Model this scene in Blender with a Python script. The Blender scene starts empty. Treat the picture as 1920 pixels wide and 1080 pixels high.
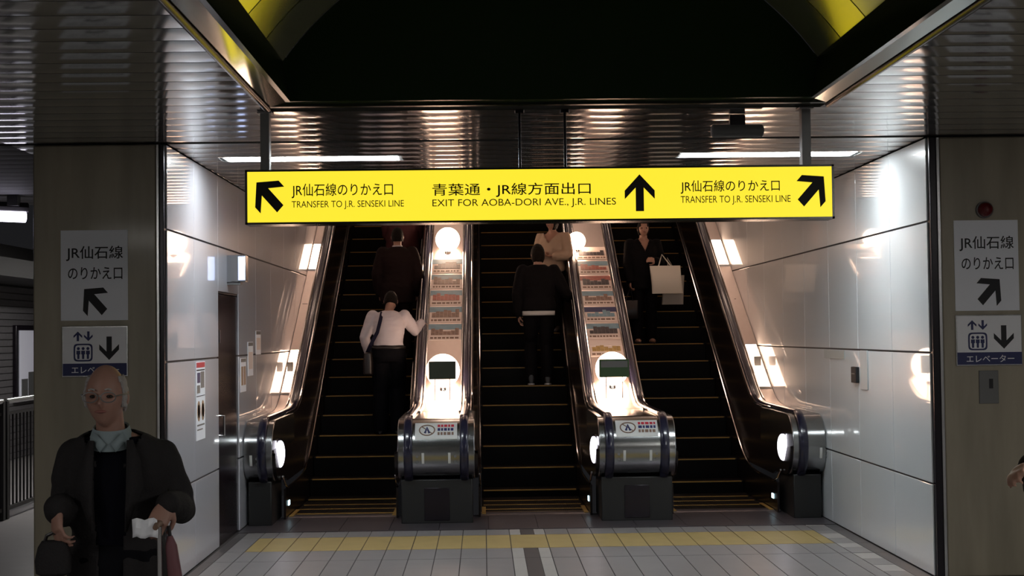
import bpy, bmesh, math, random
from mathutils import Vector, Matrix, noise
random.seed(7)
SC = bpy.context.scene
COL = SC.collection
PI = math.pi

# ------------------------------------------------------------------ camera
F_PX, PITCH, YAW, ROLL, CAM_H = 2714.0, .0317, .0205, .0120, 1.7973
cam_d = bpy.data.cameras.new('camera')
cam_d.sensor_width = 36.0
cam_d.lens = 36.0 * F_PX / 1920.0
cam_d.clip_start = .05
cam = bpy.data.objects.new('camera', cam_d)
COL.objects.link(cam)
fw = Vector((math.sin(YAW) * math.cos(PITCH), math.cos(YAW) * math.cos(PITCH), math.sin(PITCH)))
rt = Vector((math.cos(YAW), -math.sin(YAW), 0))
up = rt.cross(fw)
r2 = rt * math.cos(ROLL) - up * math.sin(ROLL)
u2 = rt * math.sin(ROLL) + up * math.cos(ROLL)
mw = Matrix((r2, u2, -fw)).transposed().to_4x4()
mw.translation = (0, 0, CAM_H)
cam.matrix_world = mw
SC.camera = cam

# ------------------------------------------------------------------ world, exposure
w = bpy.data.worlds.new('world')
SC.world = w
w.use_nodes = True
w.node_tree.nodes['Background'].inputs[0].default_value = (.5, .5, .55, 1)
w.node_tree.nodes['Background'].inputs[1].default_value = .02
SC.view_settings.view_transform = 'Standard'
SC.view_settings.look = 'None'
SC.view_settings.gamma = 1
SC.view_settings.use_curve_mapping = False
SC.view_settings.exposure = 0.0

# light levels of the seen lamps, added fill lamps and deck glows
L_LOBBY = 41.0      # fluorescent fixtures over the lobby
L_FILL = 62.0        # unseen lamps added in hall and aisle to brighten the view
L_AISLE = 6.0
L_REFLECTION = 15.0       # glows standing in for lamp reflections on the decks
L_SIGN = 1.0
L_SHAFT_FILL = 19.0      # unseen warm lamps added over the escalators to brighten the decks


# ------------------------------------------------------------------ materials
def srgb(r, g, b):
    f = lambda c: (c / 255) / 12.92 if c / 255 <= .04045 else ((c / 255 + .055) / 1.055) ** 2.4
    return (f(r), f(g), f(b), 1)


def mat(name, col, rough=.5, metal=0., emit=None, strength=0., coat=0., coat_rough=.05, noise_amt=0., noise_scale=8., spec=.5, bump=0., bump_scale=60., aniso=0., stretch=(1, 1, 1)):
    m = bpy.data.materials.new(name)
    m.use_nodes = True
    nt = m.node_tree
    b = nt.nodes['Principled BSDF']
    c = col if len(col) == 4 else (*col, 1)
    b.inputs['Base Color'].default_value = c
    b.inputs['Roughness'].default_value = rough
    b.inputs['Metallic'].default_value = metal
    b.inputs['Specular IOR Level'].default_value = spec
    b.inputs['Coat Weight'].default_value = coat
    b.inputs['Coat Roughness'].default_value = coat_rough
    b.inputs['Anisotropic'].default_value = aniso
    if emit:
        b.inputs['Emission Color'].default_value = emit if len(emit) == 4 else (*emit, 1)
        b.inputs['Emission Strength'].default_value = strength
    if noise_amt or bump:
        tc = nt.nodes.new('ShaderNodeTexCoord')
        mp = nt.nodes.new('ShaderNodeMapping')
        mp.inputs['Scale'].default_value = stretch
        nt.links.new(tc.outputs['Object'], mp.inputs['Vector'])
    if noise_amt:
        n = nt.nodes.new('ShaderNodeTexNoise')
        n.inputs['Scale'].default_value = noise_scale
        n.inputs['Detail'].default_value = 6
        nt.links.new(mp.outputs[0], n.inputs['Vector'])
        mx = nt.nodes.new('ShaderNodeMix')
        mx.data_type = 'RGBA'
        lo = [max(0, v * (1 - noise_amt)) for v in c[:3]] + [1]
        hi = [min(1, v * (1 + noise_amt)) for v in c[:3]] + [1]
        mx.inputs[6].default_value = lo
        mx.inputs[7].default_value = hi
        nt.links.new(n.outputs['Fac'], mx.inputs[0])
        nt.links.new(mx.outputs[2], b.inputs['Base Color'])
    if bump:
        n2 = nt.nodes.new('ShaderNodeTexNoise')
        n2.inputs['Scale'].default_value = bump_scale
        n2.inputs['Detail'].default_value = 4
        nt.links.new(mp.outputs[0], n2.inputs['Vector'])
        bp = nt.nodes.new('ShaderNodeBump')
        bp.inputs['Strength'].default_value = bump
        bp.inputs['Distance'].default_value = .02
        nt.links.new(n2.outputs['Fac'], bp.inputs['Height'])
        nt.links.new(bp.outputs[0], b.inputs['Normal'])
    return m


M = {}
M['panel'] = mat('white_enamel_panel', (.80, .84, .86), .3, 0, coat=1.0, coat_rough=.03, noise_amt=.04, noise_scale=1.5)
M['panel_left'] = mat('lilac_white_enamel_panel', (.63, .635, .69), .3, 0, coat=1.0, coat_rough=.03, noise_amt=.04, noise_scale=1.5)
M['joint'] = mat('panel_joint', (.03, .03, .035), .6)
M['stone'] = mat('beige_stone', (.33, .29, .215), .38, noise_amt=.35, noise_scale=3.0, stretch=(2.5, 2.5, .35), coat=.15, coat_rough=.1)
M['darktrim'] = mat('dark_trim', (.012, .009, .014), .25, .3)
M['steel'] = mat('brushed_steel', (.55, .55, .56), .24, 1.0, noise_amt=.06, noise_scale=30)
M['nose'] = mat('newel_steel', (.36, .37, .37), .2, 1.0)
M['deck'] = mat('deck_steel', (.78, .67, .62), .36, 1.0, noise_amt=.06, noise_scale=14, stretch=(1, .1, 1))
M['chrome'] = mat('chrome', (.7, .66, .64), .12, 1.0)
M['ceil'] = mat('ceiling_slats', (.43, .43, .425), .1, .82, noise_amt=.05, noise_scale=4, stretch=(.2, 2, 1))
M['ceildull'] = mat('ceiling_slats_dull', (.2, .2, .19), .5, .3)
M['ceilback'] = mat('ceiling_gap', (.01, .01, .01), .7)
M['vault'] = mat('vault_green', (.82, .82, .5), .2, 1.0)
M['vaultend'] = mat('vault_end', (.012, .028, .006), .22)
M['blackgloss'] = mat('black_gloss', (.010, .016, .006), .2)
M['fascia'] = mat('fascia_steel', (.6, .62, .56), .12, 1.0)
M['floor'] = mat('floor_tile', (.24, .228, .228), .33, noise_amt=.12, noise_scale=5)
M['floorlight'] = mat('floor_tile_light', (.42, .40, .38), .33, noise_amt=.1, noise_scale=5)
M['floordark'] = mat('floor_tile_dark', (.085, .078, .08), .35, noise_amt=.15, noise_scale=5)
M['yellow_tile'] = mat('tactile_yellow', (.36, .27, .105), .5, noise_amt=.15, noise_scale=6)
M['grout'] = mat('grout', (.06, .055, .055), .8)
M['plate'] = mat('landing_plate', (.12, .105, .115), .35, .6, noise_amt=.15, noise_scale=12)
M['step'] = mat('step_black', (.005, .004, .004), .55, spec=.15)
M['edge'] = mat('step_edge_yellow', (.36, .21, .045), .5)
M['skirt'] = mat('skirt_black', (.012, .008, .008), .25, .3)
M['rubber'] = mat('handrail_rubber', (.012, .012, .03), .22, coat=.5, coat_rough=.1)
M['black'] = mat('matt_black', (.008, .008, .008), .5)
M['white'] = mat('white_board', (.9, .9, .92), .5)
M['paper'] = mat('white_paper', (.90, .92, .97), .7)
M['sticker'] = mat('sticker_white', (.6, .6, .58), .5)
M['navy'] = mat('sign_navy', (.015, .022, .11), .5)
M['ink'] = mat('sign_ink', (.01, .01, .012), .6)
M['signink'] = mat('sign_black', (.006, .004, .002), .6)
M['grey'] = mat('grey_metal', (.2, .2, .2), .4, .5)
M['midgrey'] = mat('grey_plastic', (.16, .16, .155), .5)
M['red'] = mat('red_lamp', (.12, .004, .006), .2)
M['redprint'] = mat('red_print', (.5, .02, .04), .5)
M['brownprint'] = mat('brown_print', (.2, .12, .08), .6)
M['orangeprint'] = mat('orange_print', (.42, .27, .17), .6)
M['door'] = mat('door_dark', (.016, .010, .014), .2, .3)
M['sign_face'] = mat('sign_yellow', (.6, .5, .02), .4, emit=(1.0, .80, .035), strength=L_SIGN)
M['tube'] = mat('fluorescent', (.9, .9, .9), .4, emit=(.90, .96, .98), strength=L_LOBBY)
M['tube_hall'] = mat('fluorescent_hall', (.9, .9, .9), .4, emit=(1.0, .97, .93), strength=L_FILL)
M['tube_aisle'] = mat('fluorescent_aisle', (.9, .9, .9), .4, emit=(.85, .8, 1.0), strength=L_AISLE)
M['globe'] = mat('warm_globe', (.9, .8, .7), .4, emit=(1.0, .66, .46), strength=L_REFLECTION)  # stands in for round lamp reflections on the wide decks
M['globe_soft'] = mat('warm_light_plate', (.9, .8, .7), .4, emit=(1.0, .66, .46), strength=L_REFLECTION * .55)  # stands in for ceiling lamp reflections on the narrow decks
M['tube_warm'] = mat('warm_diffuser', (.9, .8, .7), .4, emit=(1.0, .70, .54), strength=L_SHAFT_FILL)
M['led'] = mat('led_white', (.9, .9, .9), .4, emit=(.92, .88, 1.0), strength=3.2)
M['comblight'] = mat('comb_light', (.9, .9, .9), .4, emit=(.62, .9, 1.0), strength=2.2)
M['exitlit'] = mat('lit_panel', (.8, .8, .9), .4, emit=(.42, .55, 1.0), strength=1.4)
M['adlit'] = mat('lit_advert', (.6, .6, .65), .4, emit=(.5, .5, .62), strength=.16)
M['brick'] = mat('aisle_brick', (.09, .085, .09), .7, noise_amt=.3, noise_scale=20)
M['aisledark'] = mat('aisle_dark', (.03, .028, .028), .7)
M['greenbox'] = mat('dark_green_box', (.03, .04, .02), .4)
M['greenbox2'] = mat('green_box', (.03, .085, .02), .4)
M['hallwall'] = mat('hall_wall', (.22, .21, .19), .6)
M['upperwall'] = mat('upper_wall', (.16, .07, .06), .6)
M['sky_pic'] = mat('print_blue', (.2, .34, .42), .5, noise_amt=.3, noise_scale=12)
M['pic_brown'] = mat('print_brown', (.26, .16, .12), .5, noise_amt=.9, noise_scale=22)
M['pic_red'] = mat('print_red', (.42, .12, .09), .5, noise_amt=.7, noise_scale=22)
M['pic_dark'] = mat('print_dark', (.05, .04, .045), .5, noise_amt=.8, noise_scale=22)
M['pic_yellow'] = mat('print_yellow', (.45, .3, .1), .5, noise_amt=.6, noise_scale=22)
M['print_pale'] = mat('print_pale', (.8, .68, .62), .4)


# ------------------------------------------------------------------ mesh builder
class MB:
    def __init__(s):
        s.v = []; s.f = []; s.m = []

    def add(s, vs, fs, m=0):
        o = len(s.v)
        s.v += [tuple(v) for v in vs]
        for f in fs:
            s.f.append([i + o for i in f]); s.m.append(m)
        return s

    def box(s, a, b, m=0):
        x0, y0, z0 = [min(p, q) for p, q in zip(a, b)]
        x1, y1, z1 = [max(p, q) for p, q in zip(a, b)]
        vs = [(x0, y0, z0), (x1, y0, z0), (x1, y1, z0), (x0, y1, z0), (x0, y0, z1), (x1, y0, z1), (x1, y1, z1), (x0, y1, z1)]
        return s.add(vs, [(0, 3, 2, 1), (4, 5, 6, 7), (0, 1, 5, 4), (1, 2, 6, 5), (2, 3, 7, 6), (3, 0, 4, 7)], m)

    def prism(s, prof, axis, lo, hi, m=0):
        put = {'x': lambda u, v, t: (t, u, v), 'y': lambda u, v, t: (u, t, v), 'z': lambda u, v, t: (u, v, t)}[axis]
        n = len(prof)
        vs = [put(u, v, lo) for u, v in prof] + [put(u, v, hi) for u, v in prof]
        fs = [tuple(range(n)), tuple(range(2 * n - 1, n - 1, -1))] + [(i, (i + 1) % n, n + (i + 1) % n, n + i) for i in range(n)]
        return s.add(vs, fs, m)

    def loft(s, rings, m=0, caps=True, closed=True):
        n = len(rings[0]); vs = [p for r in rings for p in r]; fs = []
        for k in range(len(rings) - 1):
            for i in range(n if closed else n - 1):
                j = (i + 1) % n
                fs.append((k * n + i, k * n + j, (k + 1) * n + j, (k + 1) * n + i))
        if caps and closed:
            fs.append(tuple(range(n - 1, -1, -1)))
            fs.append(tuple(range((len(rings) - 1) * n, len(rings) * n)))
        return s.add(vs, fs, m)

    def tube(s, pts, r, n=12, m=0, flat=None):
        pts = [Vector(p) for p in pts]
        if not hasattr(r, '__len__'): r = [r] * len(pts)
        rings = []; ref = None
        for i, p in enumerate(pts):
            t = (pts[min(i + 1, len(pts) - 1)] - pts[max(i - 1, 0)]).normalized()
            if ref is None:
                ref = Vector((1, 0, 0)) if abs(t.x) < .8 else Vector((0, 1, 0))
            a = (ref - t * ref.dot(t)).normalized(); ref = a
            b = t.cross(a)
            fa, fb = (1, 1) if flat is None else flat
            rings.append([p + a * (r[i] * fa * math.cos(2 * PI * k / n)) + b * (r[i] * fb * math.sin(2 * PI * k / n)) for k in range(n)])
        return s.loft(rings, m)

    def ell(s, c, r, n=20, k=12, m=0, keep=None, fn=None, mtx=None):
        c = Vector(c); vs = []; fs = []
        for j in range(k + 1):
            th = PI * j / k
            for i in range(n):
                ph = 2 * PI * i / n
                d = Vector((math.sin(th) * math.cos(ph), math.sin(th) * math.sin(ph), math.cos(th)))
                p = fn(d) if fn else Vector((d.x * r[0], d.y * r[1], d.z * r[2]))
                if mtx: p = mtx @ p
                vs.append(c + p)
        for j in range(k):
            for i in range(n):
                ii = (i + 1) % n
                if keep:
                    th = PI * (j + .5) / k; ph = 2 * PI * (i + .5) / n
                    if not keep(Vector((math.sin(th) * math.cos(ph), math.sin(th) * math.sin(ph), math.cos(th)))): continue
                fs.append((j * n + i, (j + 1) * n + i, (j + 1) * n + ii, j * n + ii))
        return s.add(vs, fs, m)

    def cyl(s, p0, p1, r, n=24, m=0, r1=None):
        return s.tube([p0, p1], [r, r if r1 is None else r1], n, m)

    def xf(s, mtx):
        s.v = [tuple(mtx @ Vector(v)) for v in s.v]
        return s

    def mesh(s, name, mats, smooth=True, off=Vector((0, 0, 0))):
        me = bpy.data.meshes.new(name)
        me.from_pydata([tuple(Vector(v) - off) for v in s.v], [], s.f)
        for mm in (mats if isinstance(mats, (list, tuple)) else [mats]): me.materials.append(mm)
        me.polygons.foreach_set('material_index', s.m)
        bm = bmesh.new(); bm.from_mesh(me)
        bmesh.ops.remove_doubles(bm, verts=bm.verts, dist=1e-6)
        bmesh.ops.recalc_face_normals(bm, faces=bm.faces)
        bm.to_mesh(me); bm.free()
        if smooth:
            me.shade_smooth()
            me.set_sharp_from_angle(angle=math.radians(38))
        return me

    def build(s, name, mats, parent=None, smooth=True, bevel=0., local=False):
        """world-space shapes unless local; a child is stored relative to its (unrotated) parents"""
        off = Vector((0, 0, 0))
        if parent is not None and not local:
            p = parent
            while p: off += p.location; p = p.parent
        if parent is None and not local:
            xs, ys, zs = zip(*s.v)
            off = Vector(((min(xs) + max(xs)) / 2, (min(ys) + max(ys)) / 2, min(zs)))
        me = s.mesh(name, mats, smooth, off)
        o = bpy.data.objects.new(name, me)
        COL.objects.link(o)
        if parent is not None: o.parent = parent
        elif not local: o.location = off
        if bevel:
            bv = o.modifiers.new('bevel', 'BEVEL'); bv.width = bevel; bv.segments = 2
            bv.limit_method = 'ANGLE'; bv.angle_limit = math.radians(40)
        return o


def thing(name, label, cat, loc, group=None, rotz=0.):
    o = bpy.data.objects.new(name, None)
    COL.objects.link(o)
    o.location = loc; o.rotation_euler = (0, 0, rotz)
    o.empty_display_size = .1
    return tag(o, label, cat, group)


def tag(o, label, cat, group=None):
    o['label'] = label; o['category'] = cat
    if group: o['group'] = group
    return o


def struct(o, label=None):
    o['kind'] = 'structure'
    if label: o['label'] = label
    return o


_fonts = {}


def text_mb(body, x0, x1, z0, z1, y, weight=0., depth=.0015):
    """flat lettering facing -y, fitted into the rectangle"""
    c = bpy.data.curves.new('lettering', 'FONT')
    c.body = body; c.offset = weight; c.extrude = 0; c.resolution_u = 4
    o = bpy.data.objects.new('lettering', c)
    COL.objects.link(o)
    bpy.context.view_layer.update()
    dg = bpy.context.evaluated_depsgraph_get()
    me = bpy.data.meshes.new_from_object(o.evaluated_get(dg))
    vs = [v.co.copy() for v in me.vertices]
    xa, xb = min(v.x for v in vs), max(v.x for v in vs)
    ya, yb = min(v.y for v in vs), max(v.y for v in vs)
    mb = MB()
    mb.add([(x0 + (v.x - xa) / (xb - xa) * (x1 - x0), y, z0 + (v.y - ya) / (yb - ya) * (z1 - z0)) for v in vs], [tuple(p.vertices) for p in me.polygons])
    bpy.data.objects.remove(o); bpy.data.curves.remove(c); bpy.data.meshes.remove(me)
    return mb


def flat_poly(mb, pts, y, m=0, th=.002):
    mb.prism(pts, 'y', y - th, y, m)


def arrow_pts(cx, cz, w, h, ang):
    """thick arrow with a chevron head pointing up, turned by ang"""
    P = [(0, .5), (.5, .06), (.5, -.17), (.135, .14), (.135, -.5), (-.135, -.5), (-.135, .14), (-.5, -.17), (-.5, .06)]
    c, s = math.cos(ang), math.sin(ang)
    return [(cx + (x * c - z * s) * w, cz + (x * s + z * c) * h) for x, z in P]


def fuse(mb, name, mats, voxel, parent, smooth_it=4, cut=None, solid=0., wrinkle=0., wr_scale=9., seed=0.):
    me = mb.mesh(name, mats, False)
    o = bpy.data.objects.new(name, me)
    COL.objects.link(o)
    r = o.modifiers.new('r', 'REMESH'); r.mode = 'VOXEL'; r.voxel_size = voxel
    if smooth_it:
        s = o.modifiers.new('s', 'SMOOTH'); s.factor = .5; s.iterations = smooth_it
    bpy.context.view_layer.update()
    dg = bpy.context.evaluated_depsgraph_get()
    m2 = bpy.data.meshes.new_from_object(o.evaluated_get(dg))
    m2.name = name
    if wrinkle:
        ns = [v.normal.copy() for v in m2.vertices]
        for v, nn in zip(m2.vertices, ns):
            p = v.co * wr_scale + Vector((seed, seed, 0))
            q = Vector((p.x, p.y, p.z * 1.6))
            v.co += nn * (noise.noise(q) + .5 * noise.noise(q * 2.3)) * wrinkle
    if cut:
        bm = bmesh.new(); bm.from_mesh(m2)
        dl = [f for f in bm.faces if cut(f.calc_center_median(), f.normal)]
        bmesh.ops.delete(bm, geom=dl, context='FACES')
        bm.to_mesh(m2); bm.free()
    bpy.data.objects.remove(o); bpy.data.meshes.remove(me)
    if not m2.materials: m2.materials.append(mats)
    m2.shade_smooth()
    o2 = bpy.data.objects.new(name, m2)
    COL.objects.link(o2)
    o2.parent = parent
    if solid:
        sd = o2.modifiers.new('solid', 'SOLIDIFY'); sd.thickness = solid; sd.offset = 0
    return o2


# ================================================================== dimensions
XL, XR = -2.275, 3.255          # lobby side walls
D0 = 10.47                      # pillar front plane
ZC = 3.2                        # ceiling
T30 = math.tan(math.radians(30))
ESC = [-1.41, .50, 2.375]        # escalator centre lines
SK, HR = .54, .69               # half widths: skirt, handrail
D_TOP = 25.0


def softp(t, w):
    return w * math.log1p(math.exp(t / w)) if t / w < 30 else t


def z_step(d): return T30 * softp(d - 15.9, .06)
def z_rail(d): return 1.01 + T30 * softp(d - 16.0, .13)
def z_skirt(d): return .30 + T30 * softp(d - 16.0, .2)


# ================================================================== structure
# floor ------------------------------------------------------------
fl = MB()
fl.box((-9, -6, -.2), (9, 14.42, -.006), 1)


def tiles(x0, x1, y0, y1, m, tw=.21, ox=.01, gap=.004):
    k0 = math.floor((x0 - ox) / tw); x = ox + k0 * tw
    while x < x1 - 1e-6:
        a, b = max(x, x0), min(x + tw, x1)
        if b - a > .01: fl.box((a + gap, y0 + gap, -.006), (b - gap, y1 - gap, 0), m)
        x += tw


def tile_row(y0, y1, m):
    tiles(XL + .26, .22, y0, y1, m)
    tiles(.54, XR - .30, y0, y1, m, ox=.54)
    if m == 0:
        fl.box((.224, y0 + .004, -.006), (.318, y1 - .004, 0), 2)
        fl.box((.322, y0 + .002, -.006), (.44, y1 - .002, 0), 3)
        fl.box((.444, y0 + .004, -.006), (.536, y1 - .004, 0), 2)
    else:
        fl.box((.224, y0 + .004, -.006), (.536, y1 - .004, 0), m)
    # border along both walls
    fl.box((XL + .02, y0 + .002, -.006), (XL + .10, y1 - .002, 0), 3)
    fl.box((XL + .105, y0 + .003, -.006), (XL + .255, y1 - .003, 0), 0)
    fl.box((XR - .12, y0 + .002, -.006), (XR - .01, y1 - .002, 0), 3)
    ya = y0
    k = int(y0 * 10)
    while ya < y1 - .01:
        yb = min(ya + .3, y1)
        fl.box((XR - .295, ya + .003, -.006), (XR - .125, yb - .003, 0), 2 if k % 2 else 0)
        ya = yb; k += 1


for a, b, m in ((13.02, 13.38, 0), (12.22, 13.02, 4), (11.68, 12.22, 0), (10.47, 11.68, 0)):
    tile_row(a, b, m)
ya = 10.47
while ya > -6:
    tiles(-9, 9, ya - 1.21, ya, 0)
    ya -= 1.21
for y0 in (10.47, 11.68, 12.9, 14.1):
    pass
floor = struct(fl.build('floor', [M['floor'], M['grout'], M['floorlight'], M['floordark'], M['yellow_tile']], smooth=False))
# platform floor of the left aisle
fa = MB()
fa.box((-9, 10.5, -.2), (-3.24, 26, -.004))
struct(fa.build('floor_aisle', M['floor']))
lp = MB()
for i in range(12):
    xa = XL + .01 + i * .46
    lp.box((xa, 13.39, -.05), (min(xa + .455, XR - .01), 14.45, .004))
struct(lp.build('trim_1', M['plate']), 'dark metal landing plates in front of the escalators')

# ceiling ------------------------------------------------------------
VX0, VX1, VY0, VY1 = -1.30, 2.14, 2.6, 8.80
ce = MB()
pitch = .275
y = 10.42
rows = []
while y > -6:
    rows.append((y - pitch, y)); y -= pitch
y = 10.52
while y < 15.0:
    rows.append((y, y + pitch)); y += pitch
for a, b in rows:
    g = .006
    xs = [(-9, 9)]
    if b > VY0 and a < VY1: xs = [(-9, VX0), (VX1, 9)]
    if a > 10.5: xs = [(XL, XR), (-9, XL - .05), (XR + .05, 9)] if a < 11.5 else [(XL, XR), (-9, -3.24)]
    if abs(a - 11.345) < .01: xs = [(XL, -2.06), (-.62, 1.57), (3.02, XR), (-9, -3.24)]
    xs = [q for x0, x1 in xs for q in ([(x0, -3.4), (-3.4, x1)] if x0 < -3.5 and x1 > -3.3 else [(x0, x1)])]
    for x0, x1 in xs:
        n = 8
        arc = [(a + g + (b - a - 2 * g) * i / n, ZC + .004 * (2 * i / n - 1) ** 2) for i in range(n + 1)]
        ce.prism([(a + g, ZC + .05)] + arc + [(b - g, ZC + .05)], 'x', x0, x1, (2 if a > 10.5 else 3) if x1 < -3 else 0)
# last piece between the slats and the far edge of the vault
for x0, x1 in ((-9, VX0), (VX1, 9)):
    ce.box((x0, -6, ZC + .045), (x1, 10.47, ZC + .3), 1)
ce.box((VX0, VY1 + .005, ZC + .045), (VX1, 10.47, ZC + .3), 1)
ce.box((VX0, -6, ZC + .045), (VX1, VY0, ZC + .3), 1)
ce.box((-9, 10.47, ZC + .045), (9, 15.0, ZC + .3), 1)
struct(ce.build('ceiling', [M['ceil'], M['ceilback'], M['aisledark'], M['ceildull']]))
cs = MB()
cs.prism([(15.0, ZC), (26.5, ZC + 11.5 * T30), (26.5, ZC + 11.5 * T30 + .2), (15.0, ZC + .3)], 'x', XL - .04, XR + .04)
struct(cs.build('ceiling_shaft', mat('shaft_ceiling', (.55, .44, .38), .5)))

# vault ----------------------------------------------------------------
VC, VZ, VR = .43, 2.30, 1.975
prof = []
a0 = math.asin(1.62 / VR)
for i in range(41):
    a = -a0 + 2 * a0 * i / 40
    prof.append((VC + VR * math.sin(a), VZ + VR * math.cos(a)))
va = MB()
NV = 24
VK = .27      # the vault narrows towards its end wall
for k in range(NV):
    y0 = VY0 + (8.65 - VY0) * k / NV; y1 = VY0 + (8.65 - VY0) * (k + 1) / NV
    rings = []
    for yy in (y0 + .004, y1 - .004):
        t_ = min(2.2, 8.65 - yy); sc = 1 + VK * t_ + .03 * t_ * t_
        inn = [(VC + (x - VC) * sc, yy, ZC + (z - ZC) * sc) for x, z in prof]
        out = [(VC + (x - VC) * sc * 1.03, yy, ZC + (z - ZC) * sc * 1.03 + .02) for x, z in prof]
        rings.append(inn + out[::-1])
    va.loft(rings)
struct(va.build('ceiling_vault', M['vault']), 'polished barrel vault recessed in the ceiling')
ve = MB()
ve.prism(prof + [(VX1 - .05, ZC + .005), (VX0 + .05, ZC + .005)], 'y', 8.655, 8.75)
struct(ve.build('wall_vault', M['vaultend']), 'dark end wall of the ceiling vault')
for nm, sgn in (('trim_2', -1), ('trim_3', 1)):
    xo = VX0 if sgn < 0 else VX1
    xb = VC + sgn * 1.565; xt = VC + sgn * 1.64
    b = MB()
    b.prism([(xb, ZC + .0), (xb - sgn * .0, ZC + .02), (xt - sgn * .03, ZC + .25), (xt + sgn * .9, ZC + .25), (xt + sgn * .9, ZC + .21), (xt + sgn * .0, ZC + .21), (xb + sgn * .03, ZC)], 'y', VY0, 8.65)
    struct(b.build(nm, M['blackgloss']), 'black side beam of the ceiling vault')
    f = MB()
    f.prism([(xb + sgn * .032, ZC + .002), (xo - sgn * .03, ZC - .012), (xo - sgn * .03, ZC + .03), (xb + sgn * .032, ZC + .03)], 'y', VY0, 8.79)
    struct(f.build('trim_4' if sgn < 0 else 'trim_5', M['fascia']), 'polished steel strip beside the ceiling vault')
    t = MB()
    t.tube([(xo, VY0, ZC - .012), (xo, 8.82, ZC - .012)], .022, 10)
    struct(t.build('trim_6' if sgn < 0 else 'trim_7', M['darktrim']), 'dark edge moulding along the ceiling vault')
b = MB(); b.box((VX0, 8.75, ZC - .012), (VX1, 8.80, ZC + .05))
struct(b.build('trim_8', M['blackgloss']), 'black edge strip at the end of the vault')

# lobby side walls -------------------------------------------------------
vj = [10.50, 11.475, 12.51, 13.545] + [13.545 + 1.035 * i for i in range(1, 13)]
hj = [0, .6714, 1.6241, 2.5831, 3.5421, 4.5, 5.46, 6.42, 7.4, 8.4, 9.5]


def panel_wall(name, x, sgn, door=None):
    mb = MB()
    xb = x + sgn * .05
    for i in range(len(vj) - 1):
        top = ZC if vj[i] < 14.4 else ZC + (vj[i + 1] - 15.0) * T30 + .35
        for k in range(len(hj) - 1):
            z0, z1 = hj[k], min(hj[k + 1], top)
            if z1 - z0 < .03 or z0 < (vj[i] - 17.0) * T30 - .6: continue
            y0, y1 = vj[i] + .004, vj[i + 1] - .004
            if door and door[0] - .05 < (y0 + y1) / 2 < door[1] + .05:
                if z1 <= door[2]: continue
                z0 = max(z0, door[2] + .01)
            mb.box((x, y0, z0 + .007), (x + sgn * .012, y1, z1 - .007), 0)
    if door:
        mb.box((x + sgn * .014, 10.5, 0), (xb, door[0], ZC), 1)
        mb.box((x + sgn * .014, door[1], 0), (xb, 14.4, ZC), 1)
        mb.box((x + sgn * .014, door[0], door[2]), (xb, door[1], ZC), 1)
    else:
        mb.box((x + sgn * .014, 10.5, 0), (xb, 14.4, ZC), 1)
    mb.prism([(14.4, 0), (26.2, 4.5), (26.2, 10.0), (15.0, ZC + .2), (14.4, ZC)], 'x', x + sgn * .014, xb, 1)
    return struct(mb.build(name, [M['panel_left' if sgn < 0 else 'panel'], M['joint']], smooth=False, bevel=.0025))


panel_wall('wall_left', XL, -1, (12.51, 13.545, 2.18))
panel_wall('wall_right', XR, 1)

# pillars with corner trim -------------------------------------------------
for nm, x0, x1, lab in (('pillar_left', -3.23, -2.345, 'beige stone pillar at the left of the escalator lobby'), ('pillar_right', 3.345, 5.2, 'beige stone pillar at the right of the escalator lobby')):
    p = MB(); p.box((x0, D0, 0), (x1, 11.4, ZC - .002))
    struct(p.build(nm, M['stone'], bevel=.012), lab)
for nm, xa, xb, m in (('trim_9', XL - .012, XL - .045, 'darktrim'), ('trim_10', XR + .012, XR + .062, 'darktrim')):
    p = MB(); p.box((xa, D0 - .02, 0), (xb, D0 + .04, ZC - .002))
    struct(p.build(nm, M[m], bevel=.006), 'dark corner strip at the mouth of the lobby')
for nm, xa, xb in (('trim_11', -2.346, -2.322), ('trim_12', 3.318, 3.346)):
    p = MB(); p.box((xa, D0 - .012, 0), (xb, D0 + .04, ZC - .002))
    struct(p.build(nm, M['steel'], bevel=.005), 'steel corner strip of the stone pillar')

# dark door in the left wall
d = MB(); d.box((XL - .045, 12.52, 0), (XL - .012, 13.535, 2.17))
door = struct(d.build('door_1', M['door'], bevel=.004))
h = MB()
h.tube([(XL - .012, 12.60, .95), (XL + .03, 12.60, .95), (XL + .03, 12.60, 1.12), (XL - .012, 12.60, 1.12)], .009, 8)
h.build('door_handle', M['steel'], door)
h = MB(); h.box((XL - .012, 12.575, 1.75), (XL + .004, 12.60, 1.86)); h.build('door_closer', M['steel'], door)

# hall shell around and behind the camera, upper landing
for nm, a, b, m in (('wall_back', (-9, -6.2, 0), (9, -6, 4), 'hallwall'), ('wall_hall_right', (9, -6, 0), (9.2, 15, 4), 'hallwall'),
                    ('wall_hall_left', (-9.2, -6, 0), (-9, 10.4, 4), 'hallwall'), ('wall_upper', (-3, 27.0, 4.0), (4, 27.2, 10.5), 'upperwall')):
    p = MB(); p.box(a, b); struct(p.build(nm, M[m]))
p = MB(); p.box((XL - .04, 24.6, 5.0), (XR + .04, 27.0, 5.21)); struct(p.build('floor_upper', M['floor']))

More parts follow.
